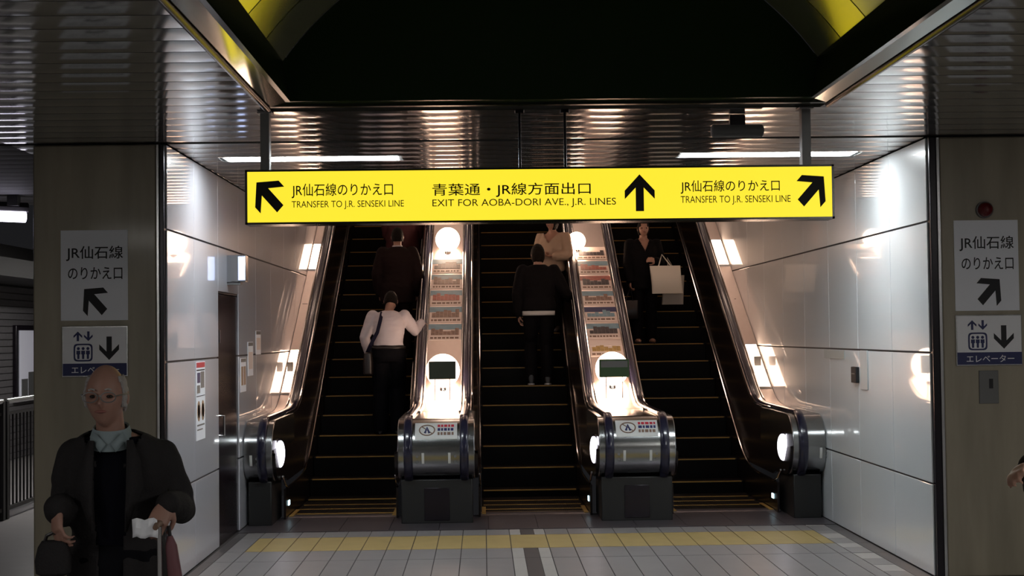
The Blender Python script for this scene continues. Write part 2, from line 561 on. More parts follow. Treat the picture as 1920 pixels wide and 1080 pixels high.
# left aisle -----------------------------------------------------------------
bw = MB()
zz = 0
bw.box((-7.4, 10.5, 0), (-7.1, 27, 3.2), 1)
while zz < 2.6:
    bw.box((-7.1, 10.6, zz + .006), (-7.08, 26.9, zz + .094), 0)
    zz += .1
struct(bw.build('wall_aisle', [M['brick'], M['aisledark']], smooth=False), 'dark banded wall beyond the left aisle')
p = MB(); p.box((-9, 27, 0), (-3.2, 27.2, 3.4)); struct(p.build('wall_aisle_end', M['aisledark']))
p = MB(); p.box((-3.30, 11.5, 0), (-3.24, 27, ZC)); struct(p.build('wall_aisle_right', M['hallwall']))
p = MB(); p.box((-7.05, 10.55, 2.62), (-6.1, 26.9, 2.86)); p.box((-7.05, 10.55, 2.86), (-6.95, 26.9, 3.19))
struct(p.build('trim_13', M['aisledark']), 'dark beam above the left aisle')

# ================================================================== escalators
STEP = .375


def step_list(phase):
    ds = []
    d = 14.62 + phase
    if d > 14.75: ds.append(14.66)
    while d < D_TOP - .5:
        ds.append(d); d += STEP
    return ds


def tread(ds, d):
    k = max(i for i, v in enumerate(ds) if v <= d)
    return ds[k], z_step(ds[k])


def panel_profile(off=0.):
    """(d, z) outline of the balustrade side, newel end rounded"""
    lo, hi = [], []
    cz, R = .70, .285 + off
    d = 14.02 - R
    for i in range(0, 13):
        a = PI / 2 * i / 12
        hi.append((14.02 - R * math.cos(a), cz + R * math.sin(a)))
        lo.append((14.02 - R * math.cos(a), cz - R * math.sin(a)))
    d = 14.3
    while d <= D_TOP + .01:
        hi.append((d, z_rail(d) - .025 + off))
        lo.append((d, max(.36, z_skirt(d) - .02) if d > 14.5 else .40))
        d += .15
    return lo, hi


def rail_path():
    pts = [(14.34, .388), (14.02, .388)]
    for i in range(1, 24):
        a = -PI / 2 - PI * i / 24
        pts.append((14.02 + .312 * math.cos(a), .70 + .312 * math.sin(a)))
    d = 14.02
    while d < D_TOP:
        pts.append((d, z_rail(d))); d += .12
    return pts


def rail_belt(x):
    """flat rounded belt swept along the handrail path"""
    mb = MB(); P = rail_path(); rings = []
    for i, (d, z) in enumerate(P):
        a = Vector(P[max(i - 1, 0)]); b = Vector(P[min(i + 1, len(P) - 1)])
        t = (b - a).normalized(); nrm = Vector((-t.y, t.x))
        ring = []
        for k in range(14):
            an = 2 * PI * k / 14
            u = math.copysign(abs(math.cos(an)) ** .7, math.cos(an)) * .042
            v = math.copysign(abs(math.sin(an)) ** .8, math.sin(an)) * .024
            ring.append((x + u, d + nrm.x * v, z + nrm.y * v))
        rings.append(ring)
    return mb.loft(rings)


def escalator(xc, phase, label, SK=SK, HR=HR):
    e = thing('escalator', label, 'escalator', (xc, 14.4, 0), 'escalators side by side')
    ds = step_list(phase)
    for i, d in enumerate(ds):
        z = z_step(d); zp = z_step(ds[i - 1]) if i else -.05
        if i == 0: zp = z - .02
        m = MB()
        dn = ds[i + 1] if i + 1 < len(ds) else d + STEP
        pr = [(d, z), (d + .012, z - .5 * (z - zp)), (d + .03, min(zp, z) - .03), (dn - .01, min(zp, z) - .03), (dn - .004, z)]
        m.prism(pr, 'x', xc - SK + .006, xc + SK - .006)
        if i < 22:
            for k in range(48):      # raised tread ribs
                xa = xc - SK + .02 + k * .0218
                m.box((xa, d + .05, z), (xa + .010, dn - .02, z + .004))
        st = m.build('step', M['step'], e, smooth=False)
        q = MB()
        q.box((xc - SK + .03, d - .003, z - .006), (xc + SK - .03, d + .032, z + .005))
        q.build('edge_strip', M['edge'], st, smooth=False)
    c = MB()
    c.prism([(14.42, .0), (14.45, .012), (14.62, .012), (14.66, .0), (14.66, -.05), (14.42, -.05)], 'x', xc - SK, xc + SK)
    cp = c.build('comb_plate', M['plate'], e)
    for s in (-1, 1):
        c = MB(); c.box((xc + s * (SK - .01), 14.45, .012), (xc + s * (SK - .05), 15.0, .02))
        c.build('comb_marking', M['edge'], cp)
    for s in (-1, 1):
        xs = xc + s * SK
        # skirt panel beside the steps
        m = MB(); top = []; bot = []
        d = 14.3
        while d <= D_TOP:
            top.append((d, z_skirt(d))); bot.append((d, z_step(d) - .3)); d += .15
        m.prism(top + bot[::-1], 'x', xs, xs + s * .02)
        sk = m.build('skirt_panel', M['skirt'], e)
        t = MB(); pts = [(xs + s * .005, 14.14, .44), (xs + s * .005, 14.3, .35)] + [(xs + s * .005, d, z + .006) for d, z in top[1:]]
        t.tube(pts, .011, 8)
        t.build('skirt_moulding', M['chrome'], sk)
        # balustrade panel leaning outwards
        lo, hi = panel_profile()
        m = MB(); xt = xs + s * .075; xb = xs + s * .02
        ra = [(xb if d0 > 14.0 else xb, d0, z0) for d0, z0 in lo]; rb = [(xt, d1, z1) for d1, z1 in hi]
        rings = [[a, b, (b[0] + s * .03, b[1], b[2]), (a[0] + s * .03, a[1], a[2])] for a, b in zip(ra, rb)]
        m.loft(rings)
        m.build('balustrade_panel', M['skirt'], e)
        hr = rail_belt(xc + s * HR).build('handrail', M['rubber'], e)
        for q in (-1, 1):
            g = MB()
            pts = []
            d = 15.0
            while d < D_TOP:
                pts.append((xc + s * HR + q * .056, d, z_rail(d) - .008)); d += .2
            g.tube(pts, .013, 8)
            g.build('rail_guide', M['chrome'], hr)
    return e, ds


E1, DS1 = escalator(ESC[0], .125, 'left escalator with a dark stepped stairway carrying the man in a white shirt')
E2, DS2 = escalator(ESC[1], .277, 'middle escalator between the two wide steel decks carrying the person with pale hem')
E3, DS3 = escalator(ESC[2], .0, 'right escalator beside the right wall with the woman holding a white bag', .515, .66)


# ================================================================== decks with newels
def nose_profile():
    R = .293; P = [(15.35, .42), (14.3, .42), (14.02, .70 - R + .012)]
    for i in range(1, 24):
        a = -PI / 2 - PI * i / 24
        P.append((14.02 + R * math.cos(a), .70 + R * math.sin(a)))
    P += [(14.02, .70 + R), (15.0, .70 + R), (15.35, .70 + R - .005)]
    return P


def on_nose(x, ang, out=.0):
    """point on the rounded newel front, ang 0 = facing the camera"""
    R = .293 + out
    return (x, 14.02 - R * math.cos(ang), .70 + R * math.sin(ang))


def arc_patch(mb, x0, x1, a0, a1, out=.003, n=10, m=0):
    rings = []
    for i in range(n + 1):
        a = a0 + (a1 - a0) * i / n
        rings.append([on_nose(x0, a, .0005), on_nose(x1, a, .0005), on_nose(x1, a, out), on_nose(x0, a, out)])
    mb.loft(rings, m)


def deck(x0, x1, label, tx0=None, tx1=None, shared=True):
    """steel housing between two handrails (or handrail and wall): newel drum, sloping deck plate, dark base"""
    t = thing('escalator_deck', label, 'escalator deck', ((x0 + x1) / 2, 14.0, 0), 'steel decks beside the escalators')
    m = MB(); m.prism(nose_profile(), 'x', x0, x1)
    ns = m.build('newel_drum', M['nose'], t, bevel=.008)
    s = MB()
    for sx in ((x0 + .06, 1), (x1 - .06, -1)):
        pass
    # sloping plate
    a = tx0 if tx0 is not None else x0; b = tx1 if tx1 is not None else x1
    top, bot = [], []
    d = 15.36
    while d <= D_TOP + .01:
        top.append((d, z_rail(d) - .022)); bot.append((d, z_rail(d) - .10)); d += .15
    m = MB(); m.prism(top + bot[::-1], 'x', a, b)
    m.build('deck_plate', M['deck'], t)
    sm = MB()
    d = 16.9
    while d < D_TOP:
        zz = z_rail(d) - .021
        sm.box((a + .09, d, zz - .004), (b - .09, d + .006, zz + .004)); d += 1.2
    sm.build('deck_seam', M['darktrim'], t, smooth=False)
    m = MB()
    m.box((x0 + .025, 13.86, 0), (x1 - .025, 14.55, .42))
    bs = m.build('newel_base', M['black'], t, bevel=.01)
    g = MB()
    if shared:
        xm = (x0 + x1) / 2
        g.box((xm - .12, 13.852, .03), (xm + .12, 13.862, .34))
        g.build('access_panel', M['darktrim'], bs, bevel=.004)
    return t, ns


def mark(ns, x, s):
    q = MB(); arc_patch(q, x - .012, x + .012, -.42, -.06)
    q.build('white_mark', M['sticker'], ns)
    for z in (-.18, -.36):
        p = on_nose(x + s * .055, z, .0)
        q = MB(); q.tube([(p[0], p[1] + .004, p[2]), (p[0], p[1] - .004, p[2])], .013, 12)
        q.build('key_switch', M['grey'], ns)


def sticker(ns, xa, xb):
    q = MB(); arc_patch(q, xa, xb, math.radians(22), math.radians(60), .003)
    st = q.build('warning_sticker', M['sticker'], ns)
    # round no-entry style symbol and lines of small print
    xm = xa + .115; am = math.radians(41)
    q = MB(); pts = []
    for i in range(25):
        a = 2 * PI * i / 24
        pts.append(on_nose(xm + .072 * math.cos(a), am + .2 * math.sin(a), .005))
    q.tube(pts, .006, 6)
    q.tube([on_nose(xm - .05, am + .14, .005), on_nose(xm + .05, am - .14, .005)], .005, 6)
    q.build('symbol_ring', M['brownprint'], st)
    q = MB()
    q.tube([on_nose(xm - .02, am - .12, .005), on_nose(xm, am + .1, .005), on_nose(xm + .022, am - .12, .005)], .011, 6)
    q.build('symbol_figure', M['navy'], st)
    for i, (m, aa) in enumerate((('redprint', 51), ('navy', 42), ('brownprint', 33))):
        q = MB(); x = xm + .10
        while x < xb - .03:
            wd = random.uniform(.018, .035)
            arc_patch(q, x, min(x + wd, xb - .02), math.radians(aa - 3), math.radians(aa + 3), .005, 2)
            x += wd + .009
        q.build('small_print', M[m], st)


DK1, N1 = deck(-.82, -.09, 'steel deck with rounded newel between the left and middle escalators', -.665, -.245)
DK2, N2 = deck(1.09, 1.82, 'steel deck with rounded newel between the middle and right escalators', 1.245, 1.665)
DK0, N0 = deck(XL + .004, -2.0, 'narrow steel deck with newel along the left lobby wall', XL + .004, -2.155, False)
DK3, N3 = deck(2.935, XR - .004, 'narrow steel deck with newel along the right lobby wall', 3.09, XR - .004, False)
sticker(N1, -.655, -.255); sticker(N2, 1.255, 1.655)
for ns, xs in ((N1, (-.58, -.33)), (N2, (1.33, 1.58)), (N0, (-2.20,)), (N3, (3.20,))):
    for k, x in enumerate(xs): mark(ns, x, -1 if (k == 0 and len(xs) > 1) else 1)


# round direction lights in the newel sides and small comb lights
def disc_light(esc, xc, s, SK, name='direction_light'):
    xs = xc + s * SK + s * .040
    q = MB(); q.cyl((xs - s * .016, 14.128, .66), (xs + s * .02, 14.135, .66), .13, 32)
    o = q.build(name, M['led'], esc)
    q = MB(); q.cyl((xs - s * .008, 14.129, .66), (xs + s * .02, 14.135, .66), .15, 32)
    q.build('light_rim', M['darktrim'], o)


disc_light(E1, ESC[0], -1, SK); disc_light(E2, ESC[1], 1, SK); disc_light(E3, ESC[2], 1, .515)
for es, xc, s, sk_ in ((E1, ESC[0], -1, SK), (E2, ESC[1], 1, SK), (E3, ESC[2], 1, .515)):
    xs = xc + s * sk_
    q = MB(); q.box((xs - s * .008, 14.47, .12), (xs + s * .004, 14.56, .17))
    q.build('comb_light', M['comblight'], es, bevel=.004)


# glowing balls in place of lamp reflections in the decks; the lower ones behind a small dark box
def reflection_ball(x, d, r, label):
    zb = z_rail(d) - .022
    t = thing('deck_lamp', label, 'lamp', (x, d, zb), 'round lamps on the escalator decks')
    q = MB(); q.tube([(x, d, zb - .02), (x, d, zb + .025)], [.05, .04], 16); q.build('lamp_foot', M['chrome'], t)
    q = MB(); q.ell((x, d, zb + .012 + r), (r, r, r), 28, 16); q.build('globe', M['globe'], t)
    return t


def reflection_strip(x, d, w, ln, label):
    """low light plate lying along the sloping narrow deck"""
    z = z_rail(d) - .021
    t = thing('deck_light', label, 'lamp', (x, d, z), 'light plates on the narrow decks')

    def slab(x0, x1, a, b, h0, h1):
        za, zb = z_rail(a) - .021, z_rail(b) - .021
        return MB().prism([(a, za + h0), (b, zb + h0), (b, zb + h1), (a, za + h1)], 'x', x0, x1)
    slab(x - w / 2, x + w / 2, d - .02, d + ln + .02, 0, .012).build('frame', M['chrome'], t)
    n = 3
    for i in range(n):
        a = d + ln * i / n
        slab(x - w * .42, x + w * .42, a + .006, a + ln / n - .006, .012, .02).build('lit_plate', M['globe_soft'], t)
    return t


def small_box(x, d, w, h, mt, label):
    zb = z_rail(d) - .022 - (.215 if w < .2 else 0)
    t = thing('deck_box', label, 'box', (x, d, zb), 'small boxes on the escalator decks')
    q = MB(); q.box((x - w / 2, d, zb + .24), (x + w / 2, d + .06, zb + .24 + h)); q.build('box_body', M[mt], t, bevel=.006)
    q = MB(); q.box((x - w * .29, d + .025, zb - .04), (x - w * .26, d + .04, zb + .24)); q.build('foot', M['chrome'], t)
    q = MB(); q.box((x + w * .26, d + .025, zb - .04), (x + w * .29, d + .04, zb + .24)); q.build('foot', M['chrome'], t)
    q = MB(); q.box((x - w * .45, d - .003, zb + .24 + h * .55), (x + w * .45, d, zb + .24 + h * .9)); q.build('front_band', M['greenbox' if mt == 'greenbox' else 'midgrey'], t)


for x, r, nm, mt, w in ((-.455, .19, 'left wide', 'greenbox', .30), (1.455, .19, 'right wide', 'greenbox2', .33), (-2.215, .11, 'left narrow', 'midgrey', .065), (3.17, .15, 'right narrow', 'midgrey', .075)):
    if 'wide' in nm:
        reflection_ball(x, 16.34, r, 'glowing round lamp low on the %s steel deck behind the small box' % nm)
        reflection_ball(x + (-.19 if x > 1 else 0), 19.3, min(r, .17) * (.72 if x > 1 else .95), 'glowing round lamp high on the %s steel deck just under the yellow sign' % nm)
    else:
        reflection_strip(x, 16.28, r, .82, 'glowing light plate low on the %s steel deck around the small box' % nm)
        reflection_strip(x, 18.9, r, .62, 'glowing light plate high on the %s steel deck near the yellow sign' % nm)
    small_box(x, 16.07 if 'wide' in nm else 16.66, w, .2 if 'wide' in nm else .11, mt, 'small dark box standing before the lower lamp of the %s deck' % nm)


# printed placards lying on the two wide decks
def placard(x, d, ln, w, head, pic, label, group):
    z = z_rail(d) - .021
    t = thing('advert_placard', label, 'placard', (x, d, z), group)
    T = T30

    def slab(mb, u0, u1, v0, v1, h0, h1):
        y0, y1 = d + u0 * ln, d + u1 * ln
        za, zb = z + u0 * ln * T, z + u1 * ln * T
        mb.prism([(y0, za + h0), (y1, zb + h0), (y1, zb + h1), (y0, za + h1)], 'x', x - w / 2 + v0 * w, x - w / 2 + v1 * w)
        return mb
    slab(MB(), 0, 1, 0, 1, 0, .006).build('board', M['print_pale'], t)
    slab(MB(), .66, 1, 0, 1, .006, .009).build('header', M[head], t)
    q = MB()
    for i in range(7):
        a = .08 + i * .12; hh = random.uniform(.5, .82)
        slab(q, .3, hh, a, a + .115, .009, .0105 + i * .0002)
    q.build('picture', M[pic], t)
    q = MB(); v = .06
    while v < .9:
        wd = random.uniform(.05, .14); slab(q, .08, .18, v, min(v + wd, .95), .006, .008); v += wd + .03
    q.build('caption', M['brownprint'], t)


ORD = ['lowest', 'second lowest', 'third from the bottom', 'fourth from the bottom', 'fifth from the bottom', 'sixth from the bottom', 'topmost']
pics1 = ['pic_brown', 'pic_brown', 'pic_red', 'pic_brown', 'pic_dark']
for i in range(5):
    placard(-.455, 17.28 + i * .375, .33, .40, 'sky_pic', pics1[i], '%s blue-headed picture placard on the left wide deck' % (ORD[i] if i < 4 else 'topmost').capitalize(), 'picture placards on the left wide deck')
pics2 = ['pic_yellow', 'pic_dark', 'sky_pic', 'pic_brown', 'pic_dark', 'pic_red', 'pic_dark']
hd2 = ['print_pale', 'sky_pic', 'navy', 'sky_pic', 'pic_red', 'sky_pic', 'print_pale']
for i in range(7):
    placard(1.455, 16.92 + i * .36, .30, .40, hd2[i], pics2[i], '%s picture placard on the right wide deck' % ORD[i].capitalize(), 'picture placards on the right wide deck')

# ================================================================== hanging sign
SX0, SX1, SZ0, SZ1, SY = -1.46, 2.20, 2.492, 2.83, 8.96
sg = thing('hanging_sign', 'long yellow lit sign hanging over the escalators with three black arrows', 'sign', ((SX0 + SX1) / 2, SY + .09, SZ0))
m = MB()
m.prism([(SX0, SZ0), (SX1, SZ0), (SX1, SZ1), (SX0, SZ1)], 'y', SY + .012, SY + .18)
m.box((SX0, SY - .006, SZ0), (SX1, SY + .02, SZ0 + .012)); m.box((SX0, SY - .006, SZ1 - .012), (SX1, SY + .02, SZ1))
m.box((SX0, SY - .006, SZ0), (SX0 + .014, SY + .02, SZ1)); m.box((SX1 - .014, SY - .006, SZ0), (SX1, SY + .02, SZ1))
m.build('frame', M['blackgloss'], sg, smooth=False)
m = MB(); m.box((SX0 + .012, SY, SZ0 + .01), (SX1 - .012, SY + .012, SZ1 - .01)); face = m.build('lit_face', M['sign_face'], sg, smooth=False)


def sx(px): return SX0 + (px - 462) * (SX1 - SX0) / 1098.0
def sz(px, py): return SZ1 - (py - (322 - 12 * (px - 462) / 1098.0)) * (SZ1 - SZ0) / 100.5


def sign_text(body, x0, x1, y0, y1, wgt):
    xm = (x0 + x1) / 2
    mb = text_mb(body, sx(x0), sx(x1), sz(xm, y1), sz(xm, y0), SY - .0015, wgt)
    mb.build('lettering', M['signink'], face, smooth=False)


sign_text('JR仙石線のりかえ口', 548, 736, 346, 373, .006)
sign_text('TRANSFER TO J.R. SENSEKI LINE', 548, 756, 378, 394, 0.)
sign_text('青葉通・JR線方面出口', 809, 1104, 345, 371, .006)
sign_text('EXIT FOR AOBA-DORI AVE., J.R. LINES', 809, 1151, 374, 391, 0.)
sign_text('JR仙石線のりかえ口', 1272, 1458, 339, 364, .006)
sign_text('TRANSFER TO J.R. SENSEKI LINE', 1272, 1478, 368, 385, 0.)
for cx, cy, wd, hh, ang in ((505, 369, 62, 70, PI / 4), (1195.5, 363, 56, 69, 0), (1519, 357, 62, 70, -PI / 4)):
    m = MB(); k = (SX1 - SX0) / 1098.0
    flat_poly(m, arrow_pts(sx(cx), sz(cx, cy), wd * k, hh * k, ang), SY - .0005)
    m.build('arrow', M['signink'], face, smooth=False)
for x in (-1.345, 2.045):
    m = MB(); m.box((x - .028, SY + .05, SZ1 - .005), (x + .028, SY + .13, ZC)); m.box((x - .045, SY + .03, ZC - .012), (x + .045, SY + .15, ZC))
    m.build('hanger', M['grey'], sg, smooth=False, bevel=.003)
for x in (.245, .53):
    m = MB(); m.tube([(x, SY + .09, SZ1 - .01), (x, SY + .09, ZC)], .009, 10); m.tube([(x, SY + .09, ZC - .02), (x, SY + .09, ZC)], .03, 12)
    m.build('rod', M['darktrim'], sg)


# ================================================================== ceiling lamps
def ceiling_lamp(x0, x1, y0, y1, mt, label, z=ZC, group=None, flush=False):
    t = thing('ceiling_lamp', label, 'lamp', ((x0 + x1) / 2, (y0 + y1) / 2, z - .05), group)
    m = MB(); m.box((x0 - .03, y0 - .0, z + (.012 if flush else -.006)), (x1 + .03, y1 + .0, z + .04)); m.build('housing', M['grey'], t, smooth=False, bevel=.004)
    m = MB()
    m.box((x0, y0 + .004, z + (.004 if flush else -.012)), (x1, y1 - .004, z + (.012 if flush else -.006)))
    m.build('diffuser', M[mt], t, smooth=False)
    return t


ceiling_lamp(-2.02, -.66, 11.349, 11.616, 'tube', 'bright white ceiling lamp above the left end of the yellow sign', flush=True, group='lobby ceiling lamps')
ceiling_lamp(1.61, 2.98, 11.349, 11.616, 'tube', 'bright white ceiling lamp above the right end of the yellow sign', flush=True, group='lobby ceiling lamps')
for i, (x, y) in enumerate(((-4.6, 1.0), (-4.6, -3.0), (4.2, 4.2), (4.4, 1.0), (4.4, -3.0))):  # unseen lamps added to light the pillars and foreground
    ceiling_lamp(x - .65, x + .65, y - .15, y + .15, 'tube_hall', 'white ceiling lamp of the hall in front of the lobby, out of view', group='hall ceiling lamps')
for i, x in enumerate((-1.9, -.455, 1.455, 2.9)):  # warm lamps added behind the sign to brighten decks and people
    for d in (17.2, 20.2, 23.0):
        zz = ZC + (d - 15.0) * T30
        t = thing('shaft_lamp', 'warm ceiling lamp in the sloping ceiling over the escalators, hidden behind the yellow sign', 'lamp', (x, d, zz - .05), 'shaft ceiling lamps')
        m = MB(); m.tube([(x, d, zz - .21), (x, d, zz - .11)], .17, 20); m.build('housing', M['grey'], t)
        m = MB(); m.tube([(x, d, zz - .11), (x, d, zz - .002)], .03, 12); m.build('stem', M['grey'], t)
        m = MB(); m.tube([(x, d, zz - .225), (x, d, zz - .21)], [.13, .15], 20); m.build('diffuser', M['tube_warm'], t)
for d in (16.5, 20.5):  # added out of sight to brighten the aisle floor and railing
    ceiling_lamp(-4.6, -4.3, d - .65, d + .65, 'tube_hall', 'white ceiling lamp of the left aisle hidden behind the left pillar', group='aisle ceiling lamps')
# lamp slanting across the left aisle
t = thing('tube_lamp', 'glowing violet-white tube lamp in the dark left aisle', 'lamp', (-4.75, 13.6, 3.0))
m = MB(); m.tube([(-6.4, 13.0, 3.01), (-4.47, 14.25, 3.0)], .055, 12); m.build('tube', M['tube_aisle'], t)
m = MB(); m.tube([(-6.42, 13.0, 3.10), (-4.45, 14.26, 3.09)], .05, 8); m.build('tube_housing', M['aisledark'], t)
m = MB(); m.box((-4.6, 14.1, 3.1), (-4.5, 14.2, ZC)); m.build('bracket', M['aisledark'], t)
m = MB(); m.box((-6.3, 13.0, 3.1), (-6.2, 13.1, ZC)); m.build('bracket', M['aisledark'], t)

# dark tubular speaker under the ceiling at the right of the vault
t = thing('ceiling_speaker', 'dark tubular box under the ceiling above the right end of the sign', 'speaker', (1.66, 9.35, 3.06))
m = MB(); m.tube([(1.50, 9.35, 3.10), (1.51, 9.35, 3.10), (1.83, 9.35, 3.10), (1.84, 9.35, 3.10)], [.03, .042, .042, .03], 16); m.build('body', M['midgrey'], t)
m = MB(); m.box((1.62, 9.33, 3.13), (1.72, 9.37, ZC)); m.build('mount', M['darktrim'], t)


# ================================================================== signs and fittings on the pillars and walls
def pillar_signs(px, x0, x1, zt, zb, ex0, ex1, ezt, ezb, side, ang):
    y = D0 - .002
    t = thing('paper_sign', 'white paper transfer sign with a black arrow, upper sign on the %s stone pillar' % side, 'sign', ((x0 + x1) / 2, y, zb), 'transfer signs on the pillars')
    m = MB(); m.box((x0, y - .004, zb), (x1, y, zt)); pp = m.build('sheet', M['paper'], t, smooth=False)
    w_, h_ = x1 - x0, zt - zb
    for body, a, b, c, d in (('JR仙石線', .08, .93, .175, .34), ('のりかえ口', .11, .92, .41, .545)):
        text_mb(body, x0 + a * w_, x0 + b * w_, zt - d * h_, zt - c * h_, y - .0055, .008).build('lettering', M['ink'], pp, smooth=False)
    m = MB(); flat_poly(m, arrow_pts((x0 + x1) / 2 + (.02 if ang < 0 else .0), zt - .78 * h_, .205, .235, ang), y - .0042, 0, .0015)
    m.build('arrow', M['ink'], pp, smooth=False)
    # elevator sign
    t = thing('elevator_sign', 'white elevator sign with a blue strip, lower sign on the %s stone pillar' % side, 'sign', ((ex0 + ex1) / 2, y, ezb), 'elevator signs on the pillars')
    m = MB(); m.box((ex0, y - .014, ezb), (ex1, y, ezt)); m.build('frame', M['steel'], t, smooth=False, bevel=.003)
    m = MB(); m.box((ex0 + .008, y - .018, ezb + .008), (ex1 - .008, y - .0135, ezt - .008)); bd = m.build('board', M['white'], t, smooth=False)
    w_, h_ = ex1 - ex0, ezt - ezb
    X = lambda u: ex0 + u * w_
    Z = lambda v: ezt - v * h_
    yf = y - .018
    m = MB(); m.box((X(.015), yf - .0015, Z(.975)), (X(.985), yf, Z(.735))); st = m.build('blue_strip', M['navy'], bd, smooth=False)
    text_mb('エレベーター', X(.15), X(.87), Z(.93), Z(.79), yf - .0025, .006).build('lettering', M['white'], st, smooth=False)
    m = MB()   # rounded cab outline with three figures
    cx, cz, a, b = X(.325), Z(.52), .145 * w_, .175 * h_
    ring = []
    for i in range(32):
        th = 2 * PI * i / 32
        u = math.copysign(abs(math.cos(th)) ** .35, math.cos(th)); v = math.copysign(abs(math.sin(th)) ** .35, math.sin(th))
        ring.append((u, v))
    o_ = [(cx + u * a, yf - .0015, cz + v * b) for u, v in ring]; i_ = [(cx + u * a * .83, yf - .0015, cz + v * b * .83) for u, v in ring]
    m.loft([o_, i_], 0, caps=False)
    m.build('cab_outline', M['navy'], bd, smooth=False)
    for k in (-1, 0, 1):
        m = MB(); fx = cx + k * a * .5
        flat_poly(m, [(fx + a * .16 * math.cos(2 * PI * i / 14), cz + b * .45 + a * .16 * math.sin(2 * PI * i / 14)) for i in range(14)], yf - .0002, 0, .0012)
        q = a * .2
        flat_poly(m, [(fx - q, cz + b * .22), (fx + q, cz + b * .22), (fx + q, cz - b * .2), (fx + q * .6, cz - b * .2), (fx + q * .55, cz - b * .72), (fx - q * .55, cz - b * .72), (fx - q * .6, cz - b * .2), (fx - q, cz - b * .2)], yf - .0002, 0, .0012)
        m.build('figure_symbol', M['navy'], bd, smooth=False)
    for k, an in ((-.5, 0), (.5, PI)):
        m = MB(); flat_poly(m, arrow_pts(cx + k * a * 1.1, Z(.2), .13 * w_, .19 * h_, an), yf - .0002, 0, .0012); m.build('small_arrow', M['navy'], bd, smooth=False)
    m = MB(); flat_poly(m, arrow_pts(X(.72), Z(.44), .30 * w_, .46 * h_, PI), yf - .0002, 0, .0012); m.build('arrow', M['ink'], bd, smooth=False)


pillar_signs(0, -3.03, -2.55, 2.58, 1.93, -3.02, -2.55, 1.89, 1.525, 'left', PI / 4)
pillar_signs(0, 3.44, 3.91, 2.585, 1.925, 3.435, 3.92, 1.895, 1.525, 'right', -PI / 4)

# red alarm lamp and metal plate on the right pillar
t = thing('alarm_lamp', 'dark red round alarm lamp on the right stone pillar above the paper sign', 'alarm lamp', (3.665, D0, 2.66))
m = MB(); m.tube([(3.665, D0, 2.66), (3.665, D0 - .03, 2.66)], .062, 24); m.build('base', M['midgrey'], t)
m = MB(); m.ell((3.665, D0 - .03, 2.66), (.055, .07, .055), 24, 14); m.build('red_dome', M['red'], t)
t = thing('switch_plate', 'grey metal switch plate on the right stone pillar below the elevator sign', 'switch plate', (3.67, D0, 1.25))
m = MB(); m.box((3.60, D0 - .012, 1.25), (3.742, D0, 1.49)); m.build('plate', M['midgrey'], t, bevel=.004)
m = MB(); m.box((3.672, D0 - .016, 1.36), (3.70, D0 - .011, 1.43)); m.build('key_slot', M['ink'], t)

# left wall: lit box sign, notices
t = thing('lit_box_sign', 'small lit blue-white box sign on the left lobby wall above the dark door', 'sign', (XL + .07, 13.0, 2.30))
m = MB(); m.box((XL, 12.92, 2.29), (XL + .17, 13.06, 2.53)); m.build('case', M['steel'], t, bevel=.006)
m = MB(); m.box((XL + .105, 12.914, 2.305), (XL + .165, 12.921, 2.515)); m.build('lit_face', M['exitlit'], t)
m = MB(); m.box((XL, 12.94, 2.265), (XL + .12, 13.04, 2.29)); m.build('bracket', M['grey'], t)


def wall_notice(y0, y1, z0, z1, label, blocks, base='paper'):
    t = thing('wall_notice', label, 'notice', (XL, (y0 + y1) / 2, z0), 'notices on the left lobby wall')
    m = MB(); m.box((XL, y0, z0), (XL + .004, y1, z1)); m.build('sheet', M[base], t, smooth=False)
    for a, b, c, d, mt, nm in blocks:
        m = MB()
        ya, yb = y0 + a * (y1 - y0), y0 + b * (y1 - y0); za, zb = z1 - d * (z1 - z0), z1 - c * (z1 - z0)
        if nm == 'footprint':
            m.prism([((ya + yb) / 2 + (yb - ya) / 2 * math.cos(2 * PI * i / 20), (za + zb) / 2 + (zb - za) / 2 * math.sin(2 * PI * i / 20)) for i in range(20)], 'x', XL + .004, XL + .0055)
        else:
            m.box((XL + .004, ya, za), (XL + .0055, yb, zb))
        m.build(nm, M[mt], t, smooth=False)


wall_notice(11.51, 11.88, .98, 1.605, 'tall notice with red top on the left wall in front of the dark door', (
    (.04, .96, .01, .075, 'redprint', 'red_heading'), (.06, .94, .10, .115, 'ink', 'rule'), (.12, .45, .14, .27, 'navy', 'picture'), (.5, .9, .13, .34, 'midgrey', 'picture'), (.1, .42, .30, .40, 'midgrey', 'picture'),
    (.04, .96, .435, .443, 'ink', 'rule'), (.10, .45, .50, .76, 'orangeprint', 'footprint'), (.55, .90, .50, .76, 'orangeprint', 'footprint'), (.17, .38, .54, .72, 'paper', 'footprint'), (.62, .83, .54, .72, 'paper', 'footprint'), (.1, .9, .80, .82, 'midgrey', 'rule'), (.1, .7, .86, .875, 'midgrey', 'rule')))
wall_notice(13.62, 13.93, 1.28, 1.60, 'small faded notice just behind the dark door, lowest of three', ((.05, .95, .02, .12, 'midgrey', 'heading'), (.1, .45, .25, .8, 'orangeprint', 'picture'), (.55, .9, .25, .8, 'orangeprint', 'picture')))
wall_notice(14.05, 14.36, 1.42, 1.75, 'small faded notice above the newel on the left wall, middle of three', ((.05, .95, .02, .12, 'midgrey', 'heading'), (.1, .9, .3, .8, 'print_pale', 'picture')))
wall_notice(14.55, 14.86, 1.62, 1.86, 'small grey notice farthest along the left wall, highest of three', ((.05, .95, .02, .16, 'midgrey', 'heading'), (.1, .9, .3, .8, 'print_pale', 'picture')))

